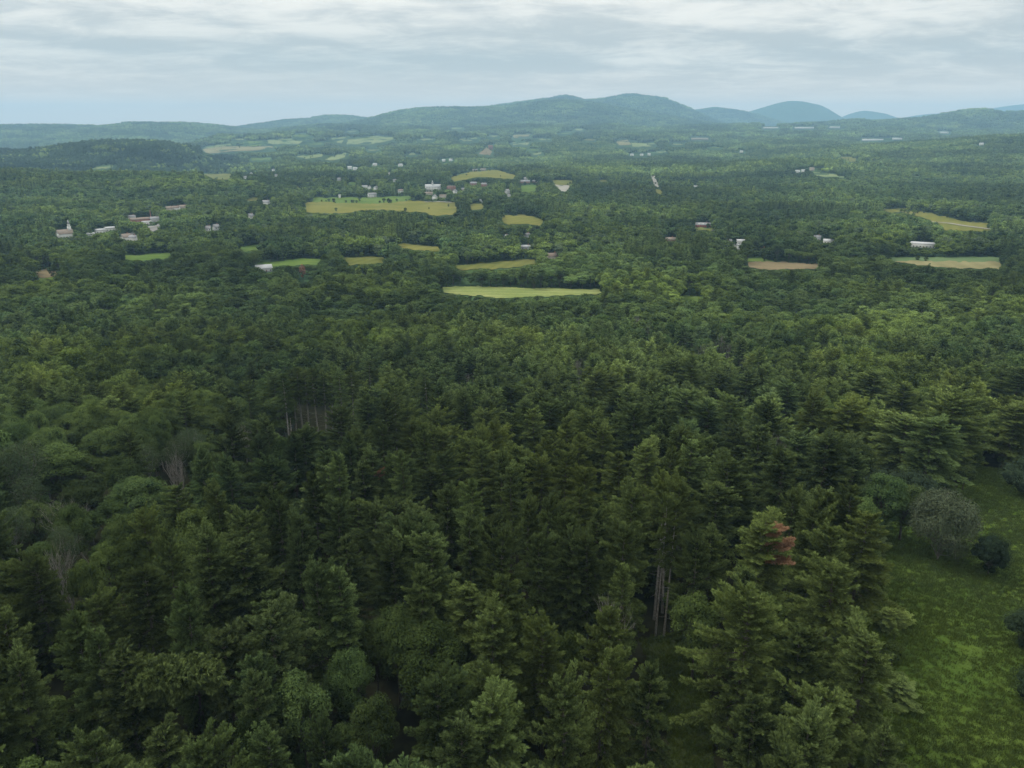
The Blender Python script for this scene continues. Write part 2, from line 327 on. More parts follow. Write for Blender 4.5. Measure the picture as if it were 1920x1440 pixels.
def drape(name, wpoly, mat, cell, lift):
    bm = bmesh.new(); vs_ = [bm.verts.new((p[0], p[1], 0)) for p in wpoly]
    try: bm.faces.new(vs_)
    except ValueError: bm.free(); return None
    bmesh.ops.triangulate(bm, faces=bm.faces[:])
    W = np.array(wpoly)
    for ax in (0, 1):
        lo, hi = W[:, ax].min(), W[:, ax].max(); n = int(min(60, max(1, (hi-lo)/cell)))
        for k in range(1, n):
            co = [0, 0, 0]; no = [0, 0, 0]; co[ax] = lo+(hi-lo)*k/n; no[ax] = 1
            bmesh.ops.bisect_plane(bm, geom=bm.verts[:]+bm.edges[:]+bm.faces[:], plane_co=co, plane_no=no)
    xy = np.array([v.co[:2] for v in bm.verts]); zz_ = H(xy[:, 0], xy[:, 1])+lift
    for v, z in zip(bm.verts, zz_): v.co.z = z
    bmesh.ops.recalc_face_normals(bm, faces=bm.faces[:])
    me = bpy.data.meshes.new(name); bm.to_mesh(me); bm.free(); me.materials.append(mat)
    if len(me.polygons) and me.polygons[0].normal.z < 0: me.flip_normals()
    return meta(link(bpy.data.objects.new(name, me)), kind='structure')
WPOLY = []
def field(name, poly, mat, mask=True, dens=6, lift=.4, tm=None):
    D = densify(poly, dens if poly is SHEET or dens > 6 else 3.0)
    if mask: w_ = 1.5 if D[:, 1].min() < 340 else 2.6; D = D + np.stack([fbm(D[:, 0]/7., D[:, 1]/3., 91, 3)*w_*4, fbm(D[:, 0]/9., D[:, 1]/4., 92, 3)*w_*2.4], -1)
    far_ = D[:, 1].min() < 450; x, y, ok = hit(D[:, 0], D[:, 1], 0., 20000. if far_ else 3000., 340)
    x, y = x[ok], y[ok]
    if len(x) < 3: return
    WP = list(zip(x, y)); dist = float(np.median(y))
    drape(name, WP, mat, max(4, dist*.016), lift*(0.25 if dist < 400 else 1)*(1+dist/2500))
    WPOLY.append(np.array(WP))
    if mask: raster(D)
MEADOW = [(1828,872),(1880,880),(1935,886),(2050,880),(2100,1000),(2100,1530),(1690,1530),(1700,1440),(1705,1300),(1690,1180),(1690,1100),(1672,1040),(1640,985),(1680,975),(1760,980),(1820,950),(1850,920)]
SHEET = None
SHEET = [(1815,862)]+MEADOW[:6]+[(1600,1530),(1600,1440),(1600,1250),(1610,1120),(1600,1010),(1600,950),(1700,940),(1790,930)]
raster(MEADOW)
MW = densify(MEADOW, 12); _x, _y, _ = hit(MW[:, 0], MW[:, 1], 0, 3000., 300); MW = np.column_stack([_x, _y])
field('meadow', SHEET, m_mead, dens=12, lift=.25, mask=False); WPOLY[-1] = MW
field('forest_clearing', [(1200,1200),(1290,1180),(1330,1300),(1345,1530),(1240,1530),(1262,1440),(1235,1290)], m_clr, dens=20, lift=.25, mask=False); raster([(1205,1215),(1285,1200),(1312,1300),(1325,1530),(1262,1530),(1268,1440),(1235,1300)])
FIELDS = [
 ('hay_field', [(813,541),(870,537),(1000,541),(1125,543),(1128,552),(1000,557),(950,561),(900,556),(845,552)], F_MOWN),
 ('hay_field', [(846,499),(900,493),(960,489),(1002,486),(1006,496),(950,504),(862,507)], F_OLIVE),
 ('pasture', [(492,493),(560,486),(612,486),(600,497),(505,501)], F_GREEN),
 ('hay_field', [(640,484),(722,482),(720,495),(655,498)], F_OLIVE),
 ('hay_field', [(740,457),(780,459),(826,463),(823,472),(780,470),(748,465)], F_GOLD),
 ('pasture', [(442,463),(492,459),(480,472),(452,473)], F_GREEN),
 ('pasture', [(225,481),(300,476),(328,476),(312,487),(240,490)], F_GREEN),
 ('plowed_field', [(66,508),(108,503),(110,517),(70,523)], F_SOIL),
 ('pasture', [(72,523),(110,517),(110,523),(78,527)], F_GREEN),
 ('pasture', [(8,497),(22,495),(20,505),(8,506)], F_GREEN),
 ('pasture', [(590,371),(640,370),(700,371),(770,366),(772,377),(700,383),(640,380),(578,379)], F_GREEN),
 ('hay_field', [(570,379),(640,380),(700,383),(772,377),(855,380),(857,402),(822,406),(790,399),(700,393),(640,401),(574,399)], F_GOLD),
 ('hay_field', [(882,384),(906,380),(905,393),(884,394)], F_GOLD),
 ('hay_field', [(843,334),(880,323),(930,319),(968,329),(960,336),(900,332),(850,341)], F_GOLD),
 ('hay_field', [(938,405),(985,403),(1018,412),(1014,425),(985,420),(943,421)], F_GOLD),
 ('pasture', [(975,349),(1006,347),(1004,359),(978,360)], F_GREEN),
 ('pasture', [(1034,338),(1074,339),(1072,347),(1038,347)], F_OLIVE),
 ('gravel_lot', [(1036,347),(1072,348),(1062,360),(1052,360),(1048,351)], F_ROAD),
 ('gravel_road', [(1219,328),(1226,328),(1236,350),(1229,352)], F_ROAD),
 ('pasture', [(1227,356),(1244,357),(1238,366),(1230,362)], F_GOLD),
 ('pasture', [(1655,392),(1700,391),(1702,399),(1660,399)], F_OLIVE),
 ('hay_field', [(1690,398),(1722,395),(1762,404),(1800,414),(1856,420),(1856,434),(1790,434),(1772,432),(1745,414)], F_GOLD),
 ('plowed_field', [(1665,483),(1876,482),(1876,492),(1672,490)], F_CROP),
 ('hay_field', [(1672,490),(1876,492),(1876,504),(1790,504),(1720,498)], F_TAN),
 ('plowed_field', [(1400,492),(1460,491),(1536,496),(1536,505),(1430,506),(1404,501)], F_SOIL),
 ('pasture', [(1400,485),(1440,486),(1450,491),(1402,492)], F_GREEN),
 ('pasture', [(1276,556),(1320,555),(1314,565),(1280,566)], F_GREEN),
 ('yard', [(1298,427),(1340,428),(1336,434),(1300,434)], F_OLIVE),
 ('hay_field', [(378,281),(420,275),(512,275),(515,281),(430,284),(392,288)], F_TAN),
 ('pasture', [(384,277),(430,270),(436,273),(392,279)], F_SCRUB),
 ('pasture', [(465,265),(492,265),(490,274),(468,274)], F_GREEN),
 ('pasture', [(500,263),(568,264),(560,270),(505,270)], F_SCRUB),
 ('pasture', [(552,253),(578,253),(576,257),(552,256)], F_GREEN),
 ('hay_field', [(620,260),(650,257),(640,270),(632,268)], F_SCRUB),
 ('hay_field', [(652,262),(700,256),(735,256),(738,262),(700,271),(650,272)], F_SCRUB),
 ('pasture', [(578,268),(605,268),(600,273),(580,272)], F_GREEN),
 ('hay_field', [(555,294),(606,289),(604,294),(575,299)], F_SCRUB),
 ('hay_field', [(608,300),(625,292),(650,287),(646,295),(628,301)], F_SCRUB),
 ('pasture', [(470,297),(508,296),(505,301),(474,301)], F_GREEN),
 ('hay_field', [(378,327),(436,326),(430,337),(408,338)], F_OLIVE),
 ('pasture', [(172,315),(212,311),(210,315),(176,318)], F_SCRUB),
 ('pasture', [(862,262),(892,258),(895,263),(870,266)], F_SCRUB),
 ('hay_field', [(962,254),(994,253),(990,257),(965,258)], F_TAN),
 ('pasture', [(960,268),(992,268),(990,272),(962,272)], F_SCRUB),
 ('hay_field', [(1155,266),(1178,262),(1184,271),(1162,275)], F_TAN),
 ('pasture', [(1184,268),(1230,270),(1225,275),(1186,275)], F_SCRUB),
 ('pasture', [(1574,294),(1604,295),(1604,304),(1592,303)], F_OLIVE),
 ('pasture', [(1520,322),(1556,326),(1585,331),(1580,334),(1530,330)], F_SCRUB),
 ('pasture', [(998,288),(1016,285),(1014,289),(1000,291)], F_SCRUB),
 ('hay_field', [(898,289),(912,277),(924,284),(918,292)], F_SOIL),
 ('pasture', [(460,372),(486,372),(482,378),(464,378)], F_OLIVE),
]
FIELDS += [('pasture', [(cx_-w_, cy_-.2), (cx_-w_*.3, cy_-h_), (cx_+w_, cy_-h_*.5), (cx_+w_*.8, cy_+h_*.7), (cx_-w_*.4, cy_+h_)], mt_) for cx_, cy_, w_, h_, mt_ in
 [(800,262,14,1.6,F_SCRUB),(925,256,9,1.3,F_SCRUB),(1060,250,11,1.3,F_GREEN),(1085,243,8,1.2,F_SCRUB),(855,241,12,1.2,F_SCRUB),(1020,262,12,1.5,F_SCRUB),(1105,262,10,1.4,F_OLIVE),(700,281,13,1.8,F_SCRUB),
  (770,289,9,1.7,F_SCRUB),(1270,270,12,1.5,F_SCRUB),(1340,277,9,1.3,F_GREEN),(535,262,14,1.5,F_SCRUB),(450,262,10,1.2,F_SCRUB),(1000,281,12,1.5,F_GREEN),(1240,285,10,1.4,F_SCRUB),(660,247,9,1.0,F_SCRUB),
  (1720,330,10,1.6,F_SCRUB),(1130,340,10,1.8,F_OLIVE),(560,352,9,1.6,F_OLIVE),(660,345,10,1.8,F_GREEN),(1150,357,9,1.6,F_OLIVE),(1090,440,9,2,F_OLIVE),(1215,478,8,2,F_OLIVE)]]
for nm, pl, mt in FIELDS: field(nm, pl, mt)
def strip(name, pts, width, mat, lift=.9):
    P = densify(pts+pts[::-1][1:-1], 4)[:0]
    px = np.concatenate([np.linspace(a[0], b[0], 8)[:-1] for a, b in zip(pts[:-1], pts[1:])]+[[pts[-1][0]]])
    py = np.concatenate([np.linspace(a[1], b[1], 8)[:-1] for a, b in zip(pts[:-1], pts[1:])]+[[pts[-1][1]]])
    x, y, ok = hit(px, py); C = np.stack([x, y], -1); T = unit(np.gradient(C, axis=0)); Nn = np.stack([-T[:, 1], T[:, 0]], -1)
    W = np.concatenate([C+Nn*width/2, (C-Nn*width/2)[::-1]]); V = np.column_stack([W, H(W[:, 0], W[:, 1])+lift+np.median(y)/2500])
    n = len(C); k = np.arange(n-1); q = np.stack([k, k+1, 2*n-2-k, 2*n-1-k], -1)
    b = MB(); b.add(V, np.concatenate([q[:, [0, 1, 2]], q[:, [0, 2, 3]]])); me = b.mesh(name, [mat])
    if me.polygons[0].normal.z < 0: me.flip_normals()
    return meta(link(bpy.data.objects.new(name, me)), kind='structure')
strip('gravel_road', [(1743,417),(1780,420),(1810,425),(1856,431)], 9, F_ROAD)
strip('village_road', [(225,452),(262,432),(300,424),(330,404),(372,392)], 8, F_LOT)
strip('village_road', [(1338,432),(1345,445),(1375,462),(1400,474)], 7, F_LOT)
field('parking_lot', [(278,424),(302,421),(300,430),(282,436)], F_LOT)
strip('gravel_road', [(848,381),(820,379),(795,380)], 9, F_ROAD)
# ------------------------------------------------------------------ trees
def pine(seed, h, r, cb=.28, ws=1.02, sp=.27, nb=6, bl=.46, bw=.125, bush=1.0, k=6, twin=False):
    rg = np.random.default_rng(seed); tr = MB(); cr = MB()
    bend = rg.normal(size=2)*.25
    zs = np.linspace(0, h*.985, 9); ax = lambda z: np.array([bend[0]*np.sin(z/h*2.4), bend[1]*np.sin(z/h*2.1), z])
    tube(tr, [ax(z) for z in zs], np.interp(zs/h, [0, .05, 1], [h*.016, h*.0125, .03]), k)
    ph = rg.uniform(0, 2*pi, 4); am = rg.uniform(.10, .33, 3)
    asym = lambda a: 1+am[0]*np.sin(a+ph[0])+am[1]*np.sin(2*a+ph[1])+am[2]*np.sin(3*a+ph[2])
    gaps = rg.uniform(.25, .8, 2)
    z = cb*h
    leaders = [(0., h)]
    while z < h*.975:
        t = (z-cb*h)/(h-cb*h)
        prof = np.interp(t, [0, .12, .3, .55, .78, .92, 1], [.70, .95, 1.0, .92, .72, .52, .20])
        prof *= 1-.30*np.exp(-((t-gaps[0])/.05)**2)
        n = rg.integers(5, 7) if t < .8 else rg.integers(4, 6)
        a0 = rg.uniform(0, 2*pi)
        for q in range(n):
            a = a0+q*2*pi/n+rg.normal()*.22
            Lb = r*prof*asym(a)*rg.uniform(.62, 1.08)*(1.25 if rg.random() < .08 else 1)
            if Lb < .25: Lb = .25
            el = np.radians(np.interp(t, [0, .4, .7, .9, 1], [-22, -10, 6, 28, 58])+rg.normal()*8)
            s = np.linspace(0, 1, 6); dr = np.array([np.cos(a), np.sin(a)])
            hz_ = Lb*s*np.cos(el); vz = Lb*s*np.sin(el)+Lb*.13*s**3-Lb*.12*s*(1-t)
            o = ax(z); C = np.stack([o[0]+dr[0]*hz_, o[1]+dr[1]*hz_, o[2]+vz], -1)
            if bl < 1.2: tube(tr, C[:5], np.linspace(.018+Lb*.012, .014, 5), 3)
            s0 = .16 if t > .5 else .30
            nl = max(2, int(Lb*(1-s0)/sp)); S = np.linspace(s0, 1, nl)+rg.normal(size=nl)*.02; S = np.clip(S, .05, 1)
            cp = np.stack([np.interp(S, s, C[:, i]) for i in range(3)], -1)
            ll = np.minimum(Lb*.36, 1.5)*(1.08-S)**.7*rg.uniform(.7, 1.15, nl)*np.clip(S*2.4, .4, 1)+.12
            tang = unit(C[-1]-C[2]); side = np.array([-dr[1], dr[0], 0.])
            nt_ = max(1, int(np.ceil(ll.max()/sp/.95)))
            U = (np.arange(nt_)+.8)/nt_
            Ps, Ds, Fr = [], [], []
            for sg in (-1, 1):
                ld = unit(tang*.75+side*sg*.9+np.array([0, 0, .10]))+rg.normal(size=(nl, 3))*.16
                ld = unit(ld)
                PP = cp[:, None]+ld[:, None]*(ll[:, None, None]*U[None, :, None])
                PP[..., 2] -= 0.20*(ll[:, None]*U[None])**1.4
                ok = (ll[:, None]*(U[None]*0+1) > sp*.7) | (U[None] > .6)
                Ps.append(PP[ok]); Ds.append(np.broadcast_to(ld[:, None], PP.shape)[ok]); Fr.append(np.broadcast_to((U[None]*.5+S[:, None]*.5)**1.5, PP.shape[:2])[ok])  # paler new growth at tips, plus painted contrast of lit tips and shaded interior
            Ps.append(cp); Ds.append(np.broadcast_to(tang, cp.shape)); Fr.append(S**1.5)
            P = np.concatenate(Ps); D = np.concatenate(Ds); fr = np.concatenate(Fr)
            P = np.repeat(P, nb, 0); D = np.repeat(D, nb, 0); fr = np.repeat(fr, nb)
            P = P+rg.normal(size=P.shape)*bl*.10*np.array([1, 1, .6])
            D = unit(D*.95+rg.normal(size=D.shape)*np.array([.34, .34, .22])+np.array([0, 0, .16]))
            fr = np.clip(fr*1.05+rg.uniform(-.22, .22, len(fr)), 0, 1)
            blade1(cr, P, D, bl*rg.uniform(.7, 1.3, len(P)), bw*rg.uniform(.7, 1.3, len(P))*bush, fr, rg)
        z += ws*np.interp(t, [0, .6, 1], [1.15, 1, .62])*rg.uniform(.8, 1.2)*(h/25)
    zt = np.linspace(h*.93, h, 6); P = np.repeat(np.array([ax(q) for q in zt]), nb*3, 0)
    D = unit(rg.normal(size=P.shape)*.4+np.array([0, 0, 1.])); blade1(cr, P, D, bl, bw, np.full(len(P), .9), rg)
    if cb > .2 and bl < 1.2:                                        # dead snags under the crown
        for q in range(int(14*cb/.28)):
            zz_ = rg.uniform(.15, cb+.05)*h; a = rg.uniform(0, 2*pi); l = rg.uniform(.5, 2.4)
            tube(tr, [ax(zz_), ax(zz_)+np.array([np.cos(a)*l, np.sin(a)*l, rg.uniform(-.3, .2)*l])], [.03, .01], 3)
    return tr, cr
def broad(seed, h, r, nl=34, lv=480, sz=.25, cb=.30, lr=.36, k=6, sparse=False, shape=1.0, core=.62):
    rg = np.random.default_rng(seed); tr = MB(); cr = MB()
    zc_ = h*(cb+1)/2; hz2 = h*(1-cb)/2
    # lobes
    C = []; tries = 0
    while len(C) < nl and tries < 4000:
        tries += 1; v = unit(rg.normal(size=3)); v[2] = abs(v[2])*1.0 if rg.random() < .62 else v[2]
        v = unit(v); rr = rg.uniform(.42, 1.0)**.5
        c_ = np.array([v[0]*r*.80*rr, v[1]*r*.80*rr, zc_+v[2]*hz2*.80*rr])
        if all(np.linalg.norm((c_-d_)) > r*lr*.72 for d_ in C): C.append(c_)
    C = np.array(C); Rl = r*lr*rg.uniform(.75, 1.25, len(C))
    # trunk and limbs
    top = np.array([rg.normal()*.3, rg.normal()*.3, zc_+hz2*.3]); fork = np.array([0, 0, h*cb*rg.uniform(.8, 1.1)])
    tube(tr, [(0, 0, -.3), fork*.5, fork, (fork+top)/2, top], [h*.018, h*.014, h*.012, h*.008, .03], k)
    for c_ in (C if sz < .9 else C[:4]):
        st = fork+(top-fork)*rg.uniform(0, .5); mid = (st+c_)/2+np.array([0, 0, -.08*r])
        tube(tr, [st, mid, c_], [h*.0055, h*.0035, .02], 4)
        if sparse:
            for _ in range(2):
                e = c_+unit(rg.normal(size=3)+[0, 0, .5])*r*lr*1.1; tube(tr, [mid*.4+c_*.6, (c_+e)/2, e], [.035, .025, .012], 3)
    for c_, q in zip(C, Rl):
        n = int(lv*(q/(r*lr))**2); d = unit(rg.normal(size=(n, 3))); flip = (d[:, 2] < -.25) & (rg.random(n) < .65); d[flip, 2] *= -1
        rad_ = q*(.72+.36*rg.random(n)**.6); bump_ = 1+.16*np.sin(d[:, 0]*7+c_[0]*3)*np.sin(d[:, 1]*7+c_[1])*1.2
        P = c_+d*(rad_*bump_)[:, None]*np.array([1, 1, .82*shape])
        nn = unit(d+rg.normal(size=(n, 3))*.55+np.array([0, 0, .35])); D = unit(np.cross(nn, rg.normal(size=(n, 3))))
        S = np.cross(nn, D); l = (sz*rg.uniform(.6, 1.3, n))[:, None]
        V = np.stack([P-D*l*.5, P+S*l*.42, P+D*l*.5, P-S*l*.42], 1).reshape(-1, 3); b = np.arange(n)[:, None]*4
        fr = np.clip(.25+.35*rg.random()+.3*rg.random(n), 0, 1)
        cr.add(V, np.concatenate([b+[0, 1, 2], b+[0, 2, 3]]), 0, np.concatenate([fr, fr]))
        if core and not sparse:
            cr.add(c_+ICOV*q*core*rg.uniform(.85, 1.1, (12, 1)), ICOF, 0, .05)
    return tr, cr
def bare(seed, h, spread=.5, stems=1, depth=5, r0=None, up=.25, low=.25):
    rg = np.random.default_rng(seed); tr = MB(); br = MB()
    def grow(p, d, l, r, lev):
        n = 4; P = [p]; dd = d
        for _ in range(n): dd = unit(dd+rg.normal(size=3)*.09+np.array([0, 0, up*.18])); P.append(P[-1]+dd*l/n)
        P = np.array(P); tube(tr if lev == 0 else br, P, np.linspace(r, r*.62, n+1), 5 if lev < 2 else 3)
        if lev >= depth: return
        kk = rg.integers(2, 4) if lev else rg.integers(3, 5)
        for _ in range(kk):
            s = rg.uniform(.45, 1) if lev else rg.uniform(.5, 1); q = P[min(n, int(s*n+.5))]
            nd = unit(dd+unit(rg.normal(size=3))*spread*(1.15 if lev else .9)+np.array([0, 0, up]))
            grow(q, nd, l*rg.uniform(.52, .8), max(.012, r*.52), lev+1)
    for s in range(stems):
        d = unit(np.array([rg.normal()*.16*(stems > 1), rg.normal()*.16*(stems > 1), 1.])); o = np.array([rg.normal()*.3*(stems > 1), rg.normal()*.3*(stems > 1), -.2])
        grow(o, d, h*.42, (r0 or h*.013), 0)
    if not br.v: br.add(np.zeros((3, 3)), [[0, 1, 2]])
    return tr, br
PROTO = {}
def proto(key, pair, crown_mat, bark=None, h=25., r=5.5):
    bark = bark or M_BARK; tr, cr = pair
    PROTO[key] = dict(trunk=tr.mesh('trunk', [bark]), crown=cr.mesh('crown', [crown_mat]), h=h, r=r, pair=pair, mats=[bark, crown_mat])
HP = 25.0
for k, (r_, cb, bu) in enumerate([(5.6, .18, 1.05), (5.0, .24, 1.0), (6.2, .16, 1.1), (5.3, .28, 1.0), (5.8, .20, 1.1), (4.5, .14, 1.05)]):
    proto('pine%d' % k, pine(100+k, HP, r_, cb, bush=bu), M_PINE, h=HP, r=r_)
for k in range(2): proto('pole%d' % k, pine(140+k, 27., 3.6, .58), M_PINE, M_GREYB, h=27., r=3.6)
for k, (r_, h_, nl, cb) in enumerate([(5.0, 19., 34, .26), (5.6, 20., 38, .30), (4.6, 18., 30, .22), (4.0, 18., 26, .20)]):
    proto('leaf%d' % k, broad(200+k, h_, r_, nl=nl, cb=cb, lr=.31, core=.55), M_LEAF, h=h_, r=r_)
for k, (r_, h_) in enumerate([(5.2, 17.), (6.2, 18.)]):
    proto('pale%d' % k, broad(220+k, h_, r_, nl=30, lv=240, sz=.27, cb=.46, sparse=True), M_PALE, M_GREYB, h=h_, r=r_)
def lod(kind, k):
    if kind == 'pine': return pine(300+k, HP, (5.6, 5.0, 6.0, 5.2)[k % 4], (.16, .22, .18, .26)[k % 4], ws=1.15, sp=.50, nb=4, bl=.78, bw=.27, k=4)
    if kind == 'leaf': return broad(320+k, (19., 20., 18., 18.)[k % 4], (5.2, 5.8, 4.8, 4.4)[k % 4], nl=30, lv=100, sz=.58, cb=.22, k=4, lr=.30, core=.5)
    if kind == 'pine_far': return pine(340+k, 22., 4.6, .2, ws=2.1, sp=1.3, nb=3, bl=1.5, bw=.62, k=3)
    if kind == 'leaf_far': return broad(360+k, (17., 18., 15.)[k % 3], (6.2, 6.8, 5.6)[k % 3], nl=15, lv=20, sz=1.35, cb=.15, lr=.42, k=3, core=.78)
def clump(seed, conifer):
    rg = np.random.default_rng(seed); cr = MB(); tr = MB()
    for k in range(13):
        a = rg.uniform(0, 2*pi); d = 24*rg.random()**.5; c_ = np.array([cos(a)*d, sin(a)*d, 0]); h_ = rg.uniform(11, 19); q = rg.uniform(4.5, 7.5)
        if conifer and rg.random() < .5:
            V = np.concatenate([ICOV*[q*.7, q*.7, h_*.55]+[0, 0, h_*.45]]); V[:, :2] *= np.clip(1.5-V[:, 2:3]/h_, .2, 1.3)
        else: V = ICOV*[q, q, h_*.5]+[0, 0, h_*.5]
        V = V*rg.uniform(.8, 1.2, (12, 1)); V[:, 2] = np.maximum(V[:, 2], -2)
        cr.add(V+c_, ICOF, 0, rg.uniform(0, .9)*np.ones(20))
        n = 26; dd = unit(rg.normal(size=(n, 3))); dd[:, 2] = abs(dd[:, 2]); P = c_+dd*[q*1.02, q*1.02, h_*.5]+[0, 0, h_*.5]
        blade1(cr, P, unit(rg.normal(size=(n, 3))+[0, 0, .4]), 3.2, 2.2, rg.uniform(.2, 1, n), rg)
    tr.add([[0, 0, -2], [.4, 0, -2], [0, 0, 3]], [[0, 1, 2]])
    return tr, cr
def srccol(name, items):
    col = bpy.data.collections.new(name)
    for k, (pr, mats) in enumerate(items):
        o = bpy.data.objects.new('%s_%02d' % (name, k), merged(*pr).mesh(name, mats)); col.objects.link(o)
    return col
def scatter(name, P, rot, S, idx, col, label=None):
    me = bpy.data.meshes.new(name); me.vertices.add(len(P)); me.vertices.foreach_set('co', np.asarray(P, np.float32).ravel())
    for an, ty, ar in (('rot', 'FLOAT_VECTOR', np.column_stack([rng.normal(size=len(P))*.03, rng.normal(size=len(P))*.03, rot])), ('scl', 'FLOAT_VECTOR', S), ('idx', 'INT', idx)):
        at = me.attributes.new(an, ty, 'POINT'); at.data.foreach_set('vector' if 'VEC' in ty else 'value', np.ascontiguousarray(ar, np.int32 if ty == 'INT' else np.float32).ravel())
    o = link(bpy.data.objects.new(name, me)); meta(o, label=label, kind='stuff')
    ng = bpy.data.node_groups.new(name, 'GeometryNodeTree')
    ng.interface.new_socket('Geometry', in_out='INPUT', socket_type='NodeSocketGeometry'); ng.interface.new_socket('Geometry', in_out='OUTPUT', socket_type='NodeSocketGeometry')
    gi = ng.nodes.new('NodeGroupInput'); go = ng.nodes.new('NodeGroupOutput'); ip = ng.nodes.new('GeometryNodeInstanceOnPoints')
    ci = ng.nodes.new('GeometryNodeCollectionInfo'); ci.inputs[0].default_value = col; ci.inputs[1].default_value = True; ci.inputs[2].default_value = True
    def na_(n, ty):
        q = ng.nodes.new('GeometryNodeInputNamedAttribute'); q.data_type = ty; q.inputs[0].default_value = n; return q.outputs[0]
    ng.links.new(gi.outputs[0], ip.inputs['Points']); ng.links.new(ci.outputs[0], ip.inputs['Instance']); ip.inputs['Pick Instance'].default_value = True
    ng.links.new(na_('idx', 'INT'), ip.inputs['Instance Index']); ng.links.new(na_('scl', 'FLOAT_VECTOR'), ip.inputs['Scale'])
    er = ng.nodes.new('FunctionNodeEulerToRotation'); ng.links.new(na_('rot', 'FLOAT_VECTOR'), er.inputs[0]); ng.links.new(er.outputs[0], ip.inputs['Rotation'])
    ng.links.new(ip.outputs[0], go.inputs[0]); md = o.modifiers.new('scatter', 'NODES'); md.node_group = ng
    return o
# ---- traced trees: top pixel x, y and crown width in pixels
PINES = [(62,1050,105),(255,1070,110),(135,1150,95),(225,1235,150),(450,1018,120),(340,1105,95),(415,1192,120),(478,1268,85),(590,1060,85),
 (650,1075,110),(742,1028,110),(785,1068,110),(945,1092,135),(928,1148,150),(1070,1016,115),(1166,990,100),(1150,1148,120),(1120,1222,110),
 (1063,1280,105),(1222,1258,95),(865,1356,125),(508,1380,105),(605,1376,95),(1428,980,120),(1248,932,90),(1368,868,110),(1342,908,105),(1470,848,110),
 (1556,822,130),(1500,815,95),(1586,752,115),(1750,790,120),(1705,780,110),(1790,745,120),(1620,965,105),(1560,992,110),(1574,1060,130),(1412,1072,95),(1402,1108,150),
 (1502,1180,125),(1630,1196,130),(1655,1368,75),(10,1150,90),(1010,1000,80),(945,1000,85),(880,965,75),(1170,1060,70),
 (790,715,55),(690,745,70),(720,752,65),(770,795,60),(872,742,65),(960,725,70),(958,775,60),(906,803,50),(902,830,65),(1032,756,70),(1005,768,65),
 (1082,818,80),(1025,826,70),(1160,735,80),(1195,760,85),(1115,700,65),(1145,702,70),(1290,732,85),(1212,832,85),(1098,880,75),(958,878,70),(940,850,60),
 (1015,862,70),(885,905,75),(832,920,75),(742,858,60),(682,868,70),(700,850,55),(628,855,70),(642,768,70),(1026,940,85),(1085,920,80),(920,970,80),
 (1236,892,80),(1180,918,80),(432,783,62),(487,822,50),(568,808,75),(545,818,60),(372,850,60),(430,860,60),(325,912,75),(410,916,75),(505,908,75),(522,938,80),
 (630,938,75),(590,893,70),(655,820,60),(720,800,60),(760,850,55),(800,800,65),(830,850,60),(1060,845,70),(1330,760,90),(1375,745,75),(1450,760,80),(1420,800,85),
 (1520,740,85),(1480,720,75),(1400,700,70),(1350,700,60),(1300,670,60),(1640,700,95),(1700,720,90),(1130,800,75),(1165,850,80),(1250,850,80),(1300,830,80),
 (460,960,80),(560,975,80),(700,950,75),(770,990,80),(640,1010,80),(560,1010,75),(1120,960,80),(1280,900,80),(1060,970,75),(1110,1010,85),(1310,1000,70),(1490,930,85),(990,940,70),
 (30,1225,90),(180,1190,80),(300,1010,75),(270,960,70),(1905,760,110),(1910,690,100)]
LEAVES = [(556,1243,115),(740,1128,95),(802,1162,150),(700,1160,85),(45,1412,90),(172,1420,75),(8,1395,70),(1312,1106,100),(1705,905,85),(1668,882,85),(150,1040,60),
 (70,1010,70),(240,1000,70),(250,890,100),(95,830,110),(190,800,90),(400,770,80),(350,760,70),(120,770,70),(30,860,80),(525,735,80),(480,740,65),(200,930,70),(130,940,65),(820,830,65),(860,820,60),
 (650,1210,90),(980,1150,70),(1060,1180,70),(350,1400,80),(470,1330,70),(690,1300,95)]
PALES = [(45,895,62),(330,820,60),(110,990,60),(270,835,50),(15,950,60)]
LEAVES += [(145,895,75),(225,850,70),(300,1075,60),(220,960,65),(200,1010,70),(60,935,70),(160,850,70)]
POLES = [(545,742),(558,735),(570,742),(588,738),(603,745),(614,742),(626,735),(640,742),(530,748),(655,735),(1246,930),(1262,945),(800,700),(690,722),(738,728)]
BARES = [(325,835,80,'trio'),(1350,625,40,'a'),(1282,618,45,'a'),(1088,672,38,'a'),(875,690,45,'a'),(1125,1118,60,'a'),(1040,1235,55,'b'),(118,1020,55,'a'),(420,1335,45,'b'),
 (1238,985,40,'snag'),(1254,975,40,'snag'),(1370,640,35,'a'),(1310,640,35,'a'),(470,795,40,'a'),(148,925,35,'a'),(545,790,16,'snag'),(1395,660,35,'a'),(860,745,35,'a'),(1478,810,30,'a'),(190,795,28,'b'),(1215,600,30,'a'),(1190,590,30,'a')]
heroes = []
def place_top(px, py, wpx, h, x, y, z):
    sl = math.sqrt(x*x+y*y+(CZ-z-h*.6)**2); return x, y, z, wpx/2/F*sl*.90
spec = []
for lst, kd, hs in ((PINES, 'pine', (21, 26)), (LEAVES, 'leaf', (15, 20)), (PALES, 'pale', (15, 19))):
    for k, (px, py, wp) in enumerate(lst):
        h = rng.uniform(*hs)
        spec.append((px, py, wp, h*.85 if py > 1350 else h, kd, k, None))
for k, (px, py) in enumerate(POLES): spec.append((px, py-(45 if px < 700 else 0), 40, rng.uniform(25, 29), 'pole', k, None))
for k, (px, py, wp, ty) in enumerate(BARES): spec.append((px, py, wp, {'b': 9., 'snag': 20.}.get(ty, 19.), 'bare', k, ty))
hx_, hy_, _ok = hit([q[0] for q in spec], [q[1] for q in spec], np.array([q[3] for q in spec]), 2500., 300); hz_ = H(hx_, hy_)
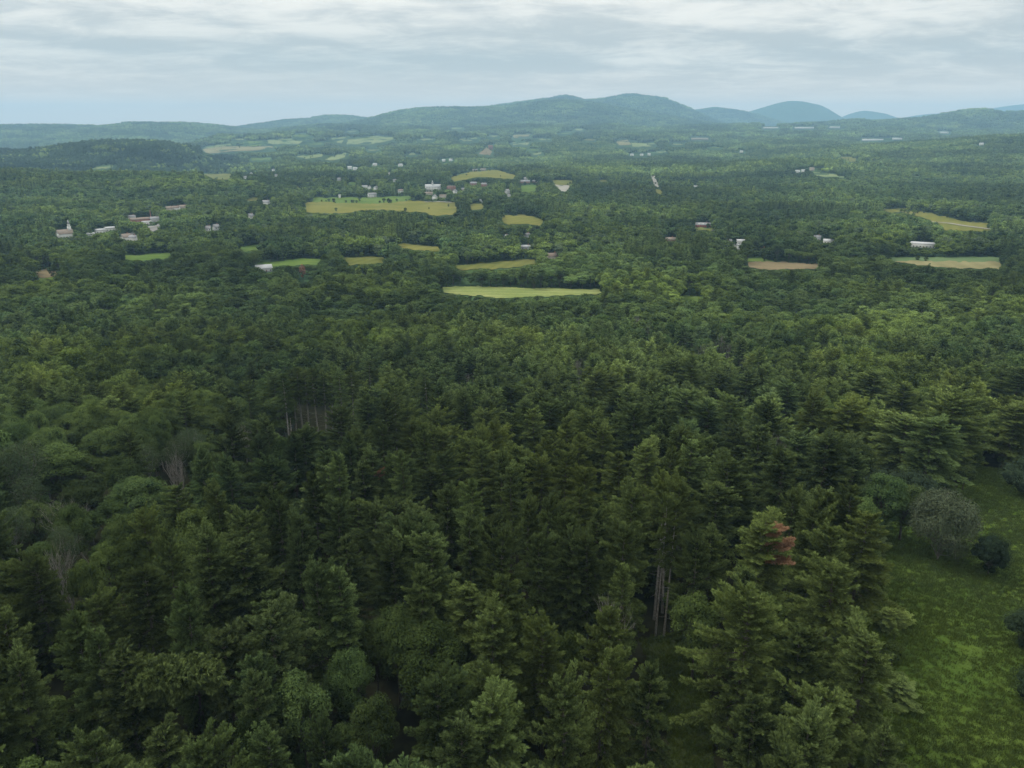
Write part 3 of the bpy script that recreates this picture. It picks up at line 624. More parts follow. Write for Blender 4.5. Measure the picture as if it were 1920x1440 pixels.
for (px, py, wp, h, kd, k, ty), x, y, z in zip(spec, hx_.tolist(), hy_.tolist(), hz_.tolist()):
    x, y, z, r = place_top(px, py, wp, h, x, y, z); heroes.append(dict(x=x, y=y, z=z, h=h, r=r, kind=kd, ty=ty, px=px, py=py, n=k))
# shrubs in the meadow stand by their foot pixel
SHRUBS = [(1757,1050,108,'willow'),(1852,1078,58,'juniper'),(1912,1215,56,'juniper'),(1706,955,84,'low'),(1655,955,90,'low'),(1925,930,80,'low'),(1960,1330,90,'low'),(1470,1240,50,'low')]
for k, (px, py, wp, ty) in enumerate(SHRUBS):
    x, y, ok = hit([px], [py]); x, y = float(x[0]), float(y[0]); z = float(H(x, y)); sl = math.sqrt(x*x+y*y+(CZ-z)**2)
    r = wp/2/F*sl; heroes.append(dict(x=x, y=y, z=z, h=r*{'willow': 2.35, 'juniper': 2.5, 'low': 1.5}[ty], r=r, kind='shrub', ty=ty, px=px, py=py-60, n=k))
# ------------------------------------------------------------------ buildings: (kind, foot pixel x, y, length m, depth m, wall m, roof pitch, yaw, wall, roof, label, options)
BC = {}
def bmat(name, col, rough=.8):
    if name not in BC: BC[name] = plain(name, tuple(c*.88 for c in col), col, .8, .1, rough)
    return BC[name]
WHITE = bmat('white_clapboard', (.58, .58, .55)); CREAM = bmat('cream_siding', (.36, .33, .27)); BRICK = bmat('red_brick', (.24, .11, .08))
GREYW = bmat('grey_siding', (.36, .37, .37)); STONE = bmat('grey_stone', (.36, .34, .30)); BROWNW = bmat('brown_siding', (.20, .12, .08)); REDB = bmat('barn_red', (.24, .06, .05))
RGREY = bmat('grey_shingle', (.27, .27, .28)); RBROWN = bmat('brown_shingle', (.22, .17, .14)); RMETAL = bmat('pale_metal_roof', (.42, .43, .44), .6); RDARK = bmat('dark_shingle', (.07, .07, .08)); RTAN = bmat('tan_roof', (.27, .22, .18))
GLASS, t, out = newmat('window_glass'); p = N(t, 'ShaderNodeBsdfPrincipled'); p.inputs['Base Color'].default_value = (.03, .035, .04, 1); p.inputs['Roughness'].default_value = .15; L(t, p.outputs[0], out.inputs[0])
def box(mb, x0, x1, y0, y1, z0, z1, mat=0):
    V = [(x, y, z) for z in (z0, z1) for y in (y0, y1) for x in (x0, x1)]
    mb.add(V, [(0,2,1),(1,2,3),(4,5,6),(5,7,6),(0,1,4),(1,5,4),(2,6,3),(3,6,7),(0,4,2),(2,4,6),(1,3,5),(3,7,5)], mat)
def part(name, mb, mat, parent):
    o = link(bpy.data.objects.new(name, mb.mesh(name, [mat]))); o.parent = parent; return o
def house(name, px, py, ln, dp, wh, pitch, yaw, wall, roof, label, cat='house', wins=True, chim=True, group=None, flat=False, extra=None, cover=.4, at=None):
    x, y, z = at
    if py > 280: ln, dp, wh = ln*1.05, dp*1.0, wh*1.05
    e = link(bpy.data.objects.new(name, None)); e.location = (x, y, z); e.rotation_euler = (0, 0, yaw+math.atan2(-x, y)); e.empty_display_size = 2
    meta(e, label, cat, group)
    a, b = ln/2, dp/2
    mb = MB(); box(mb, -a, a, -b, b, -2, wh)
    rh = 0 if flat else b*pitch
    if not flat:
        mb.add([(-a, -b, wh), (-a, b, wh), (-a, 0, wh+rh), (a, -b, wh), (a, b, wh), (a, 0, wh+rh)], [(0, 2, 1), (3, 4, 5)])
    part('wall', mb, wall, e)
    rb = MB(); ov = .5
    if flat: box(rb, -a-.3, a+.3, -b-.3, b+.3, wh+.01, wh+.6)
    else:
        s = rh/b; th = .3
        for sg in (-1, 1):
            V = [(-a-ov, sg*(b+ov), wh-ov*s+.05), (a+ov, sg*(b+ov), wh-ov*s+.05), (a+ov, 0, wh+rh+.05), (-a-ov, 0, wh+rh+.05)]
            V2 = [(q[0], q[1], q[2]+th) for q in V]
            rb.add(V+V2, [(0,1,2),(0,2,3),(4,6,5),(4,7,6),(0,4,5),(0,5,1),(0,3,7),(0,7,4),(1,5,6),(1,6,2)])
    ro = part('roof', rb, roof, e)
    if chim and not flat:
        cb = MB(); box(cb, a*.4, a*.4+.9, -.5, .5, wh+rh*.6, wh+rh+1.4); part('chimney', cb, BRICK, ro)
    if wins:
        nw = max(2, int(ln/3.4)); fl = max(1, int(wh/3.0)); wm = MB(); wm2 = MB(); box(wm, -.55, .55, -.06, .06, -.75, .75); box(wm2, -.46, .46, -.09, -.055, -.66, .66)
        wmesh = wm.mesh('window', [WHITE if wall is not WHITE else RGREY]); pmesh = wm2.mesh('pane', [GLASS])
        for f in range(fl):
            for k in range(nw):
                if f == 0 and k == nw//2: continue
                o = link(bpy.data.objects.new('window', wmesh)); o.parent = e; o.location = (-a+ln*(k+.5)/nw, -b-.03, 1.7+f*3.0)
                q = link(bpy.data.objects.new('pane', pmesh)); q.parent = o
        dm = MB(); box(dm, -.55, .55, -.06, .06, 0, 2.2); d_ = part('door', dm, BROWNW, e); d_.location = (-a+ln*(nw//2+.5)/nw, -b-.03, 0)
    if extra: extra(e, a, b, wh, rh)
    # keep the view onto the building open
    cs, sn = math.cos(e.rotation_euler[2]), math.sin(e.rotation_euler[2])
    C = np.array([(x+u*cs-v*sn, y+u*sn+v*cs, z+zz_) for u in (-a, a) for v in (-b, b) for zz_ in (wh*cover, wh+rh)])
    qx, qy, _ = project(C); raster([(qx.min(), qy.min()), (qx.max(), qy.min()), (qx.max(), qy.max()), (qx.min(), qy.max())])
    BLD.append((x, y, max(a, b)+6)); return e
BLD = []
def steeple(e, a, b, wh, rh):
    m = MB(); s = 1.8; box(m, a-4.6, a-1.0, -s, s, wh+rh*.4, wh+rh+3.4); o = part('tower', m, WHITE, e)
    m = MB(); box(m, a-4.1, a-1.5, -1.3, 1.3, wh+rh+3.41, wh+rh+6.2); part('belfry', m, WHITE, e)
    m = MB(); q = wh+rh+6.21; m.add([(a-4.2, -1.4, q), (a-1.4, -1.4, q), (a-1.4, 1.4, q), (a-4.2, 1.4, q), (a-2.8, 0, q+6)], [(0,1,4),(1,2,4),(2,3,4),(3,0,4),(0,2,1),(0,3,2)]); part('spire', m, RGREY, e)
    for k in range(4):
        m = MB(); yy = -b+.6+k*(2*b-1.2)/3; tube(m, [(a+1.6, yy, 0), (a+1.6, yy, wh)], .35, 8); part('column', m, WHITE, e)
def cupola(e, a, b, wh, rh):
    m = MB(); box(m, -a*.05-1.8, -a*.05+1.8, -1.8, 1.8, wh+rh-.6, wh+rh+3.5); o = part('cupola', m, WHITE, e)
    m = MB(); q = wh+rh+3.51; c0 = -a*.05; m.add([(c0-2, -2, q), (c0+2, -2, q), (c0+2, 2, q), (c0-2, 2, q), (c0, 0, q+6)], [(0,1,4),(1,2,4),(2,3,4),(3,0,4),(0,2,1),(0,3,2)]); part('spire', m, RMETAL, e)
    for k in range(4):
        m = MB(); xx = -a*.8+k*a*.5; box(m, xx, xx+1.6, -b*.62, -b*.3, wh+rh*.3, wh+rh*.72); part('dormer', m, WHITE, e)
def dormers(e, a, b, wh, rh):
    for k in range(3):
        m = MB(); xx = -a*.65+k*a*.55; box(m, xx, xx+1.7, -b*.8, -b*.35, wh+.3, wh+rh*.75); part('dormer', m, WHITE, e)
def smokestack(e, a, b, wh, rh):
    m = MB(); tube(m, [(a*.7, 0, wh), (a*.7, 0, wh+12)], [.9, .6], 8); part('chimney', m, BRICK, e)
HQ = []
def H_(*a_, **k_): HQ.append((a_, k_))
H_('church', 123,446, 17, 11, 5.5, .85, .35, WHITE, RTAN, 'white church with columned porch and pointed steeple among the trees at far left', 'church', chim=False, extra=steeple)
H_('white_hall', 188,437, 11, 9, 4, .3, .2, WHITE, RMETAL, 'left half of the low white roofed pair right of the church', 'building', chim=False)
H_('white_hall', 208,433, 14, 9, 4, .3, .3, WHITE, RMETAL, 'longer right half of the low white roofed pair right of the church', 'building', chim=False)
H_('shed', 170,443, 9, 5, 3, .5, .4, WHITE, RMETAL, 'small pale shed between the church and the white roofed pair', 'shed', chim=False, wins=False)
H_('brick_mill', 268,417, 34, 11, 5, .35, .35, BRICK, RBROWN, 'long red brick mill with brown roof in the wooded village', 'mill', extra=smokestack, chim=False)
H_('white_store', 276,421, 12, 9, 4, .2, .2, WHITE, RMETAL, 'bright flat white roofed block before the long brick mill', 'building', flat=True, chim=False)
H_('grey_store', 292,416, 12, 9, 5, .5, -.2, GREYW, RGREY, 'grey gabled block at the right end of the brick mill', 'building')
H_('white_house', 248,413, 9, 7, 5, .7, .3, WHITE, RGREY, 'little white house at the left end of the brick mill')
H_('cream_house', 318,396, 10, 8, 5, .7, .2, CREAM, RTAN, 'cream house left in the trio above the brick mill')
H_('cream_house', 331,395, 11, 8, 5, .7, -.3, WHITE, RBROWN, 'brown roofed white house in the middle of the trio above the mill')
H_('cream_house', 344,392, 12, 8, 4, .7, .1, CREAM, RTAN, 'wide tan house right in the trio above the brick mill')
H_('white_house', 237,452, 10, 8, 5, .9, .5, WHITE, RTAN, 'white house with steep tan roof below the brick mill')
H_('white_house', 251,453, 8, 7, 5, .7, -.4, WHITE, RGREY, 'narrow white house with grey roof just right of the steep tan roof')
H_('white_house', 391,437, 6, 7, 6, .9, .1, WHITE, RGREY, 'left of two tall white houses on the wooded slope by the village')
H_('white_house', 406,434, 7, 7, 6, .9, .5, GREYW, RGREY, 'grey sided right one of two tall houses on the wooded slope')
H_('white_house', 471,413, 6, 8, 6, .9, .4, WHITE, RGREY, 'narrow white house alone below the big white farmhouse')
H_('white_farmhouse', 500,385, 13, 9, 5.5, .8, -.3, WHITE, RGREY, 'big white farmhouse standing alone left of the golden field')
H_('barn', 495,509, 14, 9, 3.5, .6, .15, GREYW, RMETAL, 'grey metal roofed barn at the lower edge of the green pasture', 'barn', chim=False)
H_('college_hall', 812,358, 34, 14, 9, .75, .12, WHITE, RMETAL, 'long white hall with pale roof, dormers and a central spired cupola', 'hall', extra=cupola, chim=False)
H_('brick_wing', 846,358, 17, 14, 10, .3, -.3, BRICK, RBROWN, 'red brick block at the right end of the long white hall', 'building', flat=True, chim=False)
H_('white_house', 804,366, 16, 8, 4, .6, .1, CREAM, RTAN, 'low cream annex in front of the long white hall')
H_('cream_house', 832,372, 16, 8, 5, .6, -.1, CREAM, RTAN, 'tan house below the red brick block')
H_('white_house', 815,375, 7, 9, 6, .9, 1.2, WHITE, RGREY, 'white gabled house between the annex and the tan house')
H_('white_house', 853,364, 7, 8, 6, .9, .9, WHITE, RGREY, 'white house standing just right of the red brick block')
H_('white_house', 869,359, 9, 7, 5, .7, .1, CREAM, RGREY, 'low cream house right of the hall complex')
H_('brick_house', 888,349, 16, 10, 7, .5, .2, BRICK, RGREY, 'left brick house half hidden in trees right of the hall')
H_('brick_house', 908,352, 14, 10, 8, .5, -.2, BRICK, RGREY, 'right brick house half hidden in trees right of the hall')
H_('shed', 902,380, 5, 5, 4, .8, 0, WHITE, RMETAL, 'tiny white shed above the small right end of the golden field', 'shed', wins=False, chim=False)
H_('white_house', 698,370, 17, 9, 6, .7, .3, WHITE, RGREY, 'largest white house at the top edge of the golden field')
H_('white_house', 679,353, 8, 7, 4, .6, 0, WHITE, RMETAL, 'leftmost small white house behind the golden field')
H_('white_house', 686,353, 7, 7, 4, .6, .2, WHITE, RMETAL, 'second small white roof from the left behind the golden field')
H_('white_house', 693,356, 6, 7, 6, .9, 1.4, WHITE, RGREY, 'white gable end above the largest white field edge house')
H_('white_house', 705,357, 9, 7, 6, .9, 1.0, WHITE, RGREY, 'white house with steep grey roof right of the white gable end')
H_('silo', 637,372, 4, 4, 6, .6, 0, WHITE, RMETAL, 'narrow white silo house on the left part of the golden field edge', 'silo', wins=False, chim=False)
H_('white_house', 751,362, 11, 8, 5, .7, .4, WHITE, RTAN, 'white house midway between golden field houses and the spired hall')
H_('white_house', 730,331, 4, 6, 8, .9, .4, WHITE, RGREY, 'tall narrow white house above the golden field in the trees')
H_('white_house', 740,342, 8, 6, 5, .9, .4, WHITE, RGREY, 'white house below the tall narrow one above the golden field')
H_('mansion', 891,321, 16, 12, 6, .4, .1, STONE, RGREY, 'left wing of the grey stone mansion crowning the hilltop field', 'mansion', flat=True)
H_('mansion', 906,320, 16, 12, 7, .4, .1, STONE, RTAN, 'right wing of the grey stone mansion crowning the hilltop field', 'mansion', flat=True)
H_('dark_barn', 984,344, 24, 12, 5, .5, .1, BROWNW, RGREY, 'long dark barn with grey roof right of the hilltop field', 'barn', chim=False)
H_('dark_barn', 1003,343, 14, 10, 4, .5, -.1, BROWNW, RGREY, 'shorter grey roofed barn right of the long dark barn', 'barn', chim=False)
H_('white_house', 986,337, 9, 7, 4, .5, .1, WHITE, RMETAL, 'white roofed house just behind the long dark barn')
H_('white_house', 951,364, 8, 8, 6, .9, .8, WHITE, RMETAL, 'upper white house in the trees below the long dark barn')
H_('white_house', 954,372, 6, 6, 5, .9, .8, WHITE, RMETAL, 'lower white house in the trees below the long dark barn')
H_('brick_tower', 920,280, 22, 16, 20, .3, .1, BRICK, RTAN, 'tall distant brick block above a patch of red bare soil', 'building', flat=True)
H_('ranch_house', 1318,426, 20, 9, 3.5, .6, .05, REDB, RGREY, 'long red ranch house with grey roof and white dormers on a small lawn', extra=dormers)
H_('brown_house', 1255,454, 13, 8, 3.5, .5, .15, BROWNW, RTAN, 'brown house with tan roof behind the pale silvery trees')
H_('white_garage', 1389,458, 9, 7, 4, .4, .1, WHITE, RMETAL, 'white garage with pale roof below the red ranch house', 'garage', chim=False)
H_('white_house', 1367,456, 5, 5, 3, .5, .2, WHITE, RMETAL, 'tiny white roofed hut left of the white garage', 'hut', chim=False, wins=False)
H_('white_house', 1384,468, 5, 5, 4, .8, .9, WHITE, RMETAL, 'little white gabled hut below the white garage', 'hut', chim=False, wins=False)
H_('red_shed', 1430,466, 8, 5, 3, .5, 0, REDB, RBROWN, 'dull red brown shed right of the white garage', 'shed', chim=False, wins=False)
H_('grey_house', 1531,451, 8, 7, 4, .6, .1, GREYW, RGREY, 'grey house left of the white roadside house')
H_('white_house', 1553,457, 11, 7, 3.5, .5, .1, WHITE, RMETAL, 'white roadside house with pale roof in the right hand woods')
H_('long_barn', 1728,464, 26, 9, 4.5, .3, .03, WHITE, RMETAL, 'long low white barn behind the striped farmland at right', 'barn', chim=False)
H_('brown_house', 1036,487, 10, 8, 4, .7, .3, CREAM, RBROWN, 'cream walled house with brown roof above the olive hay field')
H_('grey_house', 986,468, 11, 7, 3.5, .4, .1, GREYW, RMETAL, 'grey low house left of the brown roofed cream house')
H_('white_house', 947,448, 9, 6, 3.5, .5, .1, WHITE, RMETAL, 'small white house below the curved tan field')
H_('white_house', 988,447, 6, 6, 4, .8, .6, WHITE, RGREY, 'small white house right of the one below the curved tan field')
H_('white_house', 1305,353, 12, 8, 4, .5, .1, GREYW, RMETAL, 'lone pale roofed house right of the gravel road in deep woods')
H_('white_house', 1495,324, 12, 9, 5, .6, .5, WHITE, RMETAL, 'leftmost of three pale houses on the small green rise at right')
H_('white_house', 1506,323, 10, 9, 5, .6, 0, WHITE, RMETAL, 'middle of three pale houses on the small green rise at right')
H_('white_house', 1522,320, 12, 9, 6, .6, -.3, CREAM, RTAN, 'rightmost tan house of three on the small green rise')
H_('white_house', 460,337, 10, 9, 6, .8, .4, WHITE, RGREY, 'white house above the big white farmhouse near the olive slope')
H_('white_house', 471,328, 8, 7, 5, .8, .4, WHITE, RGREY, 'smaller white house above and right of the one near the olive slope')
H_('white_house', 513,322, 7, 7, 6, .8, .4, WHITE, RGREY, 'left of two lone white houses far up in the left woods')
H_('white_house', 518,333, 6, 7, 6, .8, .4, WHITE, RGREY, 'lower right of two lone white houses far up in the left woods')
H_('white_house', 636,340, 9, 9, 5, .8, .4, GREYW, RGREY, 'grey house in the woods left above the golden field')
for k, (qx, qy, lb) in enumerate([(656,317,'left one of two white specks of houses above the grey woods house'),(666,319,'right one of two white specks of houses above the grey woods house'),
   (703,311,'lone white house speck high above the golden field'),(751,312,'white house speck above the spired hall to its left'),(832,303,'pair half left of distant white roofs beyond the spired hall'),
   (845,302,'pair half right of distant white roofs beyond the spired hall'),(1185,292,'left of three far white houses below the tan hill field'),(1203,292,'middle of three far white houses below the tan hill field'),
   (1217,291,'right of three far white houses below the tan hill field'),(1390,286,'lone far white house in the woods right of centre'),(1840,272,'single white house on the rising wooded hill at far right')]):
    H_('distant_house', qx, qy, 13, 10, 6, .6, .2*k % .8, WHITE, RMETAL, lb, wins=False, chim=False, cover=0)
for nm, qx, qy, ln, lb in [('warehouse', 1445, 241, 120, 'leftmost long white warehouse on the distant plateau edge'), ('warehouse', 1508, 241, 150, 'middle long white warehouse on the distant plateau edge'),
   ('warehouse', 1565, 240, 80, 'rightmost pale warehouse on the distant plateau edge'), ('warehouse', 1312, 262, 110, 'long pinkish warehouse row on the distant flat woods'),
   ('warehouse', 1636, 264, 130, 'longest white factory roof below the plateau at right'), ('warehouse', 1682, 262, 60, 'shorter white factory roof right of the longest one'),
   ('warehouse', 1770, 250, 60, 'white roofed factory at the foot of the right hand hill')]:
    H_(nm, qx, qy, ln, 30, 12, .2, 0, WHITE if 'pink' not in lb else CREAM, RMETAL if 'pink' not in lb else RTAN, lb, 'warehouse', wins=False, chim=False, flat=True, cover=0)
_hx, _hy, _ = hit([a_[1] for a_, k_ in HQ], [a_[2] for a_, k_ in HQ]); _hz = H(_hx, _hy)
for (a_, k_), x, y, z in zip(HQ, _hx.tolist(), _hy.tolist(), _hz.tolist()): house(*a_, at=(x, y, z), **k_)
# ------------------------------------------------------------------ where the woods stand
for pl in ([(536,757),(652,752),(640,790),(620,806),(560,806),(545,800)], [(1228,1000),(1275,1000),(1272,1085),(1232,1085)], [(300,880),(352,880),(352,912),(310,912)]):
    raster(pl)
# lone shrubs must stay visible
for hr in heroes:
    if hr['kind'] == 'shrub':
        C = np.array([(hr['x']+u*hr['r']*.7, hr['y'], hr['z']+v*hr['h']) for u in (-1, 1) for v in (.15, .95)]); qx, qy, _ = project(C)
        raster([(qx.min(), qy.min()), (qx.max(), qy.min()), (qx.max(), qy.max()), (qx.min(), qy.max())])
def grid(y0, y1, s, jit, tanw=.74, pad=30):
    ys = np.arange(y0, y1, s*.87); P = []
    for k, yy in enumerate(ys):
        xm = yy*tanw+pad; xs = np.arange(-xm, xm, s)+(k % 2)*s/2; P.append(np.column_stack([xs, np.full(len(xs), yy)]))
    P = np.concatenate(P); return P+rng.uniform(-jit, jit, P.shape)*s
def inpoly(P, W):
    ins = np.zeros(len(P), bool)
    if len(P) == 0: return ins
    lo, hi = W.min(0), W.max(0); cand = ((P >= lo) & (P <= hi)).all(1); Q = P[cand]; c_ = np.zeros(len(Q), bool)
    for k in range(len(W)):
        (ax_, ay), (bx, by) = W[k], W[(k+1) % len(W)]
        if ay == by: continue
        c_ ^= ((ay > Q[:, 1]) != (by > Q[:, 1])) & (Q[:, 0] < (bx-ax_)*(Q[:, 1]-ay)/(by-ay)+ax_)
    ins[cand] = c_; return ins
DIL = {}
def dilated():
    if not DIL:
        d = MASK.copy()
        for a_ in range(1, 4): d[a_:] |= MASK[:-a_]; d[:-a_] |= MASK[a_:]
        e_ = d.copy()
        for a_ in range(1, 6): e_[:, a_:] |= d[:, :-a_]; e_[:, :-a_] |= d[:, a_:]
        DIL['m'] = e_
    return DIL['m']
def clear(P, z, h, r):
    """True where a tree may stand: not on a field, not before an open view"""
    ok = np.ones(len(P), bool)
    for W in WPOLY: ok &= ~inpoly(P, W)
    for (fz, fx) in ((.1, 0), (.35, .0), (.5, -.75), (.5, .75), (.65, 0), (.8, -.55), (.8, .55), (.98, 0)):
        qx, qy, _ = project(np.column_stack([P[:, 0]+fx*r, P[:, 1], z+fz*h])); ok &= ~masked(qx, qy); ok &= ~((P[:, 1] > 2350) & masked(qx, qy, dilated()))
    for (bx, by, br) in BLD: ok &= (np.hypot(P[:, 0]-bx, P[:, 1]-by) > br*.62)
    return ok
def fit(P, z, h, r):
    h = h.copy(); r = r.copy(); ok = clear(P, z, h, r)
    for f in (.6, .36, .2):
        bad = np.where(~ok)[0]
        if not len(bad): break
        h2, r2 = h[bad]*f, r[bad]*(f**.6); o2 = clear(P[bad], z[bad], h2, r2); g_ = bad[o2]; h[g_] = h2[o2]; r[g_] = r2[o2]; ok[g_] = True
    return ok, h, r
HX = np.array([(q['x'], q['y']) for q in heroes]); HR = np.array([max(3.0, q['r']) for q in heroes])
# open meadow corridor where the ground itself is seen
def kindmap(px, py, x, y):
    """share of conifers by place in the wood"""
    n = fbm(x/70., y/70., 77, 3)*1.6
    s = np.interp(py, [430, 560, 640, 700, 760, 830], [.12, .18, .38, .55, .78, .92])
    left = sstep(560, 330, px)*sstep(1150, 1000, py)
    s = np.where(py > 640, s*(1-.62*left), s)
    s = s - .45*sstep(1500, 1750, px)*sstep(800, 700, py)
    s = s + .15*sstep(500, 900, px)*sstep(1400, 1200, px)*sstep(560, 640, py)
    return s+n*.9
P = grid(28, 470, 6.45, .33); z = H(P[:, 0], P[:, 1])
h = rng.uniform(17.5, 24.5, len(P)); px, py, _ = project(np.column_stack([P, z+h*.9]))
con = (kindmap(px, py, P[:, 0], P[:, 1]) > rng.random(len(P)))
h = np.where(con, h, rng.uniform(15, 22, len(P))); r = np.where(con, rng.uniform(3.9, 5.4, len(P)), rng.uniform(3.6, 5.6, len(P)))
px, py, _ = project(np.column_stack([P, z+h])); keep, h, r = fit(P, z, h, r)
for (hx, hy), hr_ in zip(HX, HR): keep &= np.hypot(P[:, 0]-hx, P[:, 1]-hy) > hr_*.6+2.0
# nothing unplanned may cover a traced near tree
for q in heroes:
    if q['kind'] in ('shrub',): continue
    qt = project(np.array([[q['x'], q['y'], q['z']+q['h']*.97]])); q2 = project(np.array([[q['x'], q['y'], q['z']+q['h']*.55]]))
    wpx = q['r']*F/qt[2][0]
    d2 = np.hypot(P[:, 0], P[:, 1]) < math.hypot(q['x'], q['y'])
    keep &= ~(d2 & (abs(px-qt[0][0]) < wpx*.9) & (py > qt[1][0]-wpx*.35) & (py < q2[1][0]))
keep &= rng.random(len(P)) > .04
keep &= ~((fbm(P[:, 0]/26., P[:, 1]/26., 123, 2) < -.13) & (rng.random(len(P)) < .8) & (P[:, 1] < 420))
keep &= (py < 1700) & (px > -260) & (px < 2180)
P, z, h, r, con, px, py = (a_[keep] for a_ in (P, z, h, r, con, px, py))
fill = [dict(x=a_[0], y=a_[1], z=b_, h=c_, r=d_, kind='pine' if e_ else 'leaf', px=f_, py=g_) for a_, b_, c_, d_, e_, f_, g_ in zip(P, z, h, r, con, px, py)]
for q in fill:
    n_ = float(vnoise(np.array(q['x']/45.), np.array(q['y']/45.), 5))
    if q['kind'] == 'leaf' and n_ > .80 and q['px'] < 620 and q['py'] > 740: q['kind'] = 'pale'
allt = heroes+fill
for q in allt:
    q['d'] = math.sqrt(q['x']**2+q['y']**2+(CZ-q['z'])**2)
    q['in'] = -10 < q['px'] < 1930 and 430 < q['py'] < 1432
# individual trees: the traced ones and the nearest others in view
LIM = {'pine': 292, 'leaf': 288}
def key(q): return q['d'] if 'n' not in q else q['d']*.2
ind = [q for q in allt if q['kind'] in ('bare', 'shrub', 'pole', 'pale') and ('n' in q)]
for kd in ('pine', 'leaf'):
    cand = sorted([q for q in allt if q['kind'] == kd and q['in']], key=key); ind += cand[:LIM[kd]]
iset = set(id(q) for q in ind); rest = [q for q in allt if id(q) not in iset]
# labels ------------------------------------------------------------
LAND = [('the pine with the rusty red top', 1460, 1000), ('the willow bush on the meadow', 1757, 960), ('the meadow juniper', 1850, 1010), ('the many-stemmed bare grey tree', 325, 850),
 ('the pine with orange twigs', 700, 858), ('the row of pale poles', 590, 770), ('the grey standing snags', 1246, 1000), ('the thin bare tree at lower right', 1125, 1130),
 ('the fallen tangle of bare limbs', 1040, 1245), ('the twisted white bare stem', 420, 1345), ('the long armed drooping pine', 225, 1240), ('the bright round leafy tree', 556, 1250),
 ('the yellow green slim pine', 790, 715), ('the short yellow tipped pine', 906, 803), ('the pale bare trees upper right', 1282, 620), ('the lone spire shaped pine', 432, 785),
 ('the bare tree by the left edge', 118, 1030), ('the grassy forest gap', 1260, 1240), ('the big knobbly leafy crown', 802, 1165), ('the bottom edge blue green pine', 865, 1356), ('the bottom left corner', 0, 1440),
 ('the two pale trunks in the middle', 1088, 690), ('the upper tip of the meadow', 1860, 880), ('the long mown hay field', 970, 548), ('the left edge at mid height', 0, 700), ('the right edge at mid height', 1920, 700), ('the dim clump of bare brush', 875, 700)]
ORD = ['nearest', 'second', 'third', 'fourth', 'fifth', 'sixth', 'seventh', 'eighth', 'ninth', 'tenth']
DIRN = ['to the right of', 'behind', 'to the left of', 'in front of']
NOUN = {'pine': 'pine', 'leaf': 'leafy tree', 'pale': 'greyish leafy tree', 'pole': 'high-crowned pine', 'bare': 'bare grey tree'}
GRP = {'pine': 'white pines of the near forest', 'leaf': 'leafy trees of the near forest', 'pale': 'greyish thin-leaved trees', 'pole': 'tall pole pines with high crowns', 'bare': 'bare and dead trees'}
SPECIAL = {('pine', 1428, 980): 'bushy pine whose right top branches have died rusty red', ('pine', 225, 1235): 'big drooping pine with one long arm reaching to the right', ('pine', 450, 1018): 'twin-topped bright green pine at lower left',
 ('leaf', 556, 1243): 'bright green round leafy tree at lower left', ('leaf', 802, 1162): 'big knobbly dark leafy tree with lighter top shoots, lower centre', ('pine', 928, 1148): 'large drooping pine at lower centre, in front of its twin',
 ('pine', 945, 1092): 'large pine at lower centre standing just behind the drooping one', ('pine', 865, 1356): 'blue green pine top at the bottom edge of the picture', ('pine', 790, 715): 'slim yellow green pine standing above the dark gap', ('pine', 432, 783): 'lone spire shaped pine rising over the left leafy trees',
 ('pine', 906, 803): 'short yellow tipped pine near the centre of the forest', ('pine', 700, 850): 'pine with a few orange dead twigs near its top', ('bare', 325, 835): 'many-stemmed bare grey tree at the edge of the left dark hollow',
 ('bare', 1125, 1118): 'thin bare tree rising behind the yellow tipped pine at lower right', ('bare', 1040, 1235): 'tangle of bare grey limbs low between the pines', ('bare', 420, 1335): 'twisted whitish bare stem in the dark lower left gap', ('bare', 118, 1020): 'bare grey tree near the left edge above the pines',
 ('pine', 1630, 1196): 'grey green drooping pine nearest the meadow at lower right', ('pine', 1402, 1108): 'broad dense pine in front of the rusty topped one', ('pine', 1655, 1368): 'little pine at the foot of the grey green drooping pine'}
buckets = {}
for q in ind:
    if q['kind'] == 'shrub': continue
    sp_ = SPECIAL.get((q['kind'], q['px'], q['py'])) if 'n' in q else None
    if sp_: q['label'] = sp_; continue
    dd = [math.hypot((q['px']-a_[1]), (q['py']-a_[2])*1.5) for a_ in LAND]; li = int(np.argmin(dd)); a_ = LAND[li]
    an = math.degrees(math.atan2(-(q['py']-a_[2])*1.5, q['px']-a_[1])) % 360; di = int(((an+45) % 360)//90)
    buckets.setdefault((q['kind'], li, di), []).append((dd[li], id(q), q))
for (kd, li, di), lst in buckets.items():
    lst.sort(key=lambda a_: a_[:2])
    for k, (_, _, q) in enumerate(lst):
        if len(lst) == 1: q['label'] = 'the only %s %s %s' % (NOUN[kd], DIRN[di], LAND[li][0])
        elif k < 10: q['label'] = '%s %s %s %s' % (ORD[k], NOUN[kd], DIRN[di], LAND[li][0])
        else: q['label'] = '%s in the crowd farther %s %s' % (NOUN[kd], DIRN[di], LAND[li][0]); 
SHL = ['grey green rounded willow bush standing on the meadow', 'small dark pointed juniper standing alone on the meadow', 'dark juniper at the right edge half way down the meadow', 'dark leafy bush left of the willow bush, under the pines',
 'leftmost dark bush at the upper forest edge of the meadow', 'dark bush at the upper right rim of the meadow', 'dark bush cut off by the right edge near the bottom', 'low bush between the pines left of the meadow']
proto('willow', broad(400, 10., 5.0, nl=50, lv=560, sz=.19, cb=.04, lr=.28, sparse=True), M_WIL, M_GREYB, 10., 5.)
proto('juniper', broad(401, 10., 4.0, nl=40, lv=260, sz=.20, cb=.04, lr=.34), M_DARKL, M_BARK, 10., 4.)
proto('low', broad(402, 8., 5.3, nl=36, lv=240, sz=.24, cb=.05, lr=.34), M_DARKL, M_BARK, 8., 5.3)
BP = {}
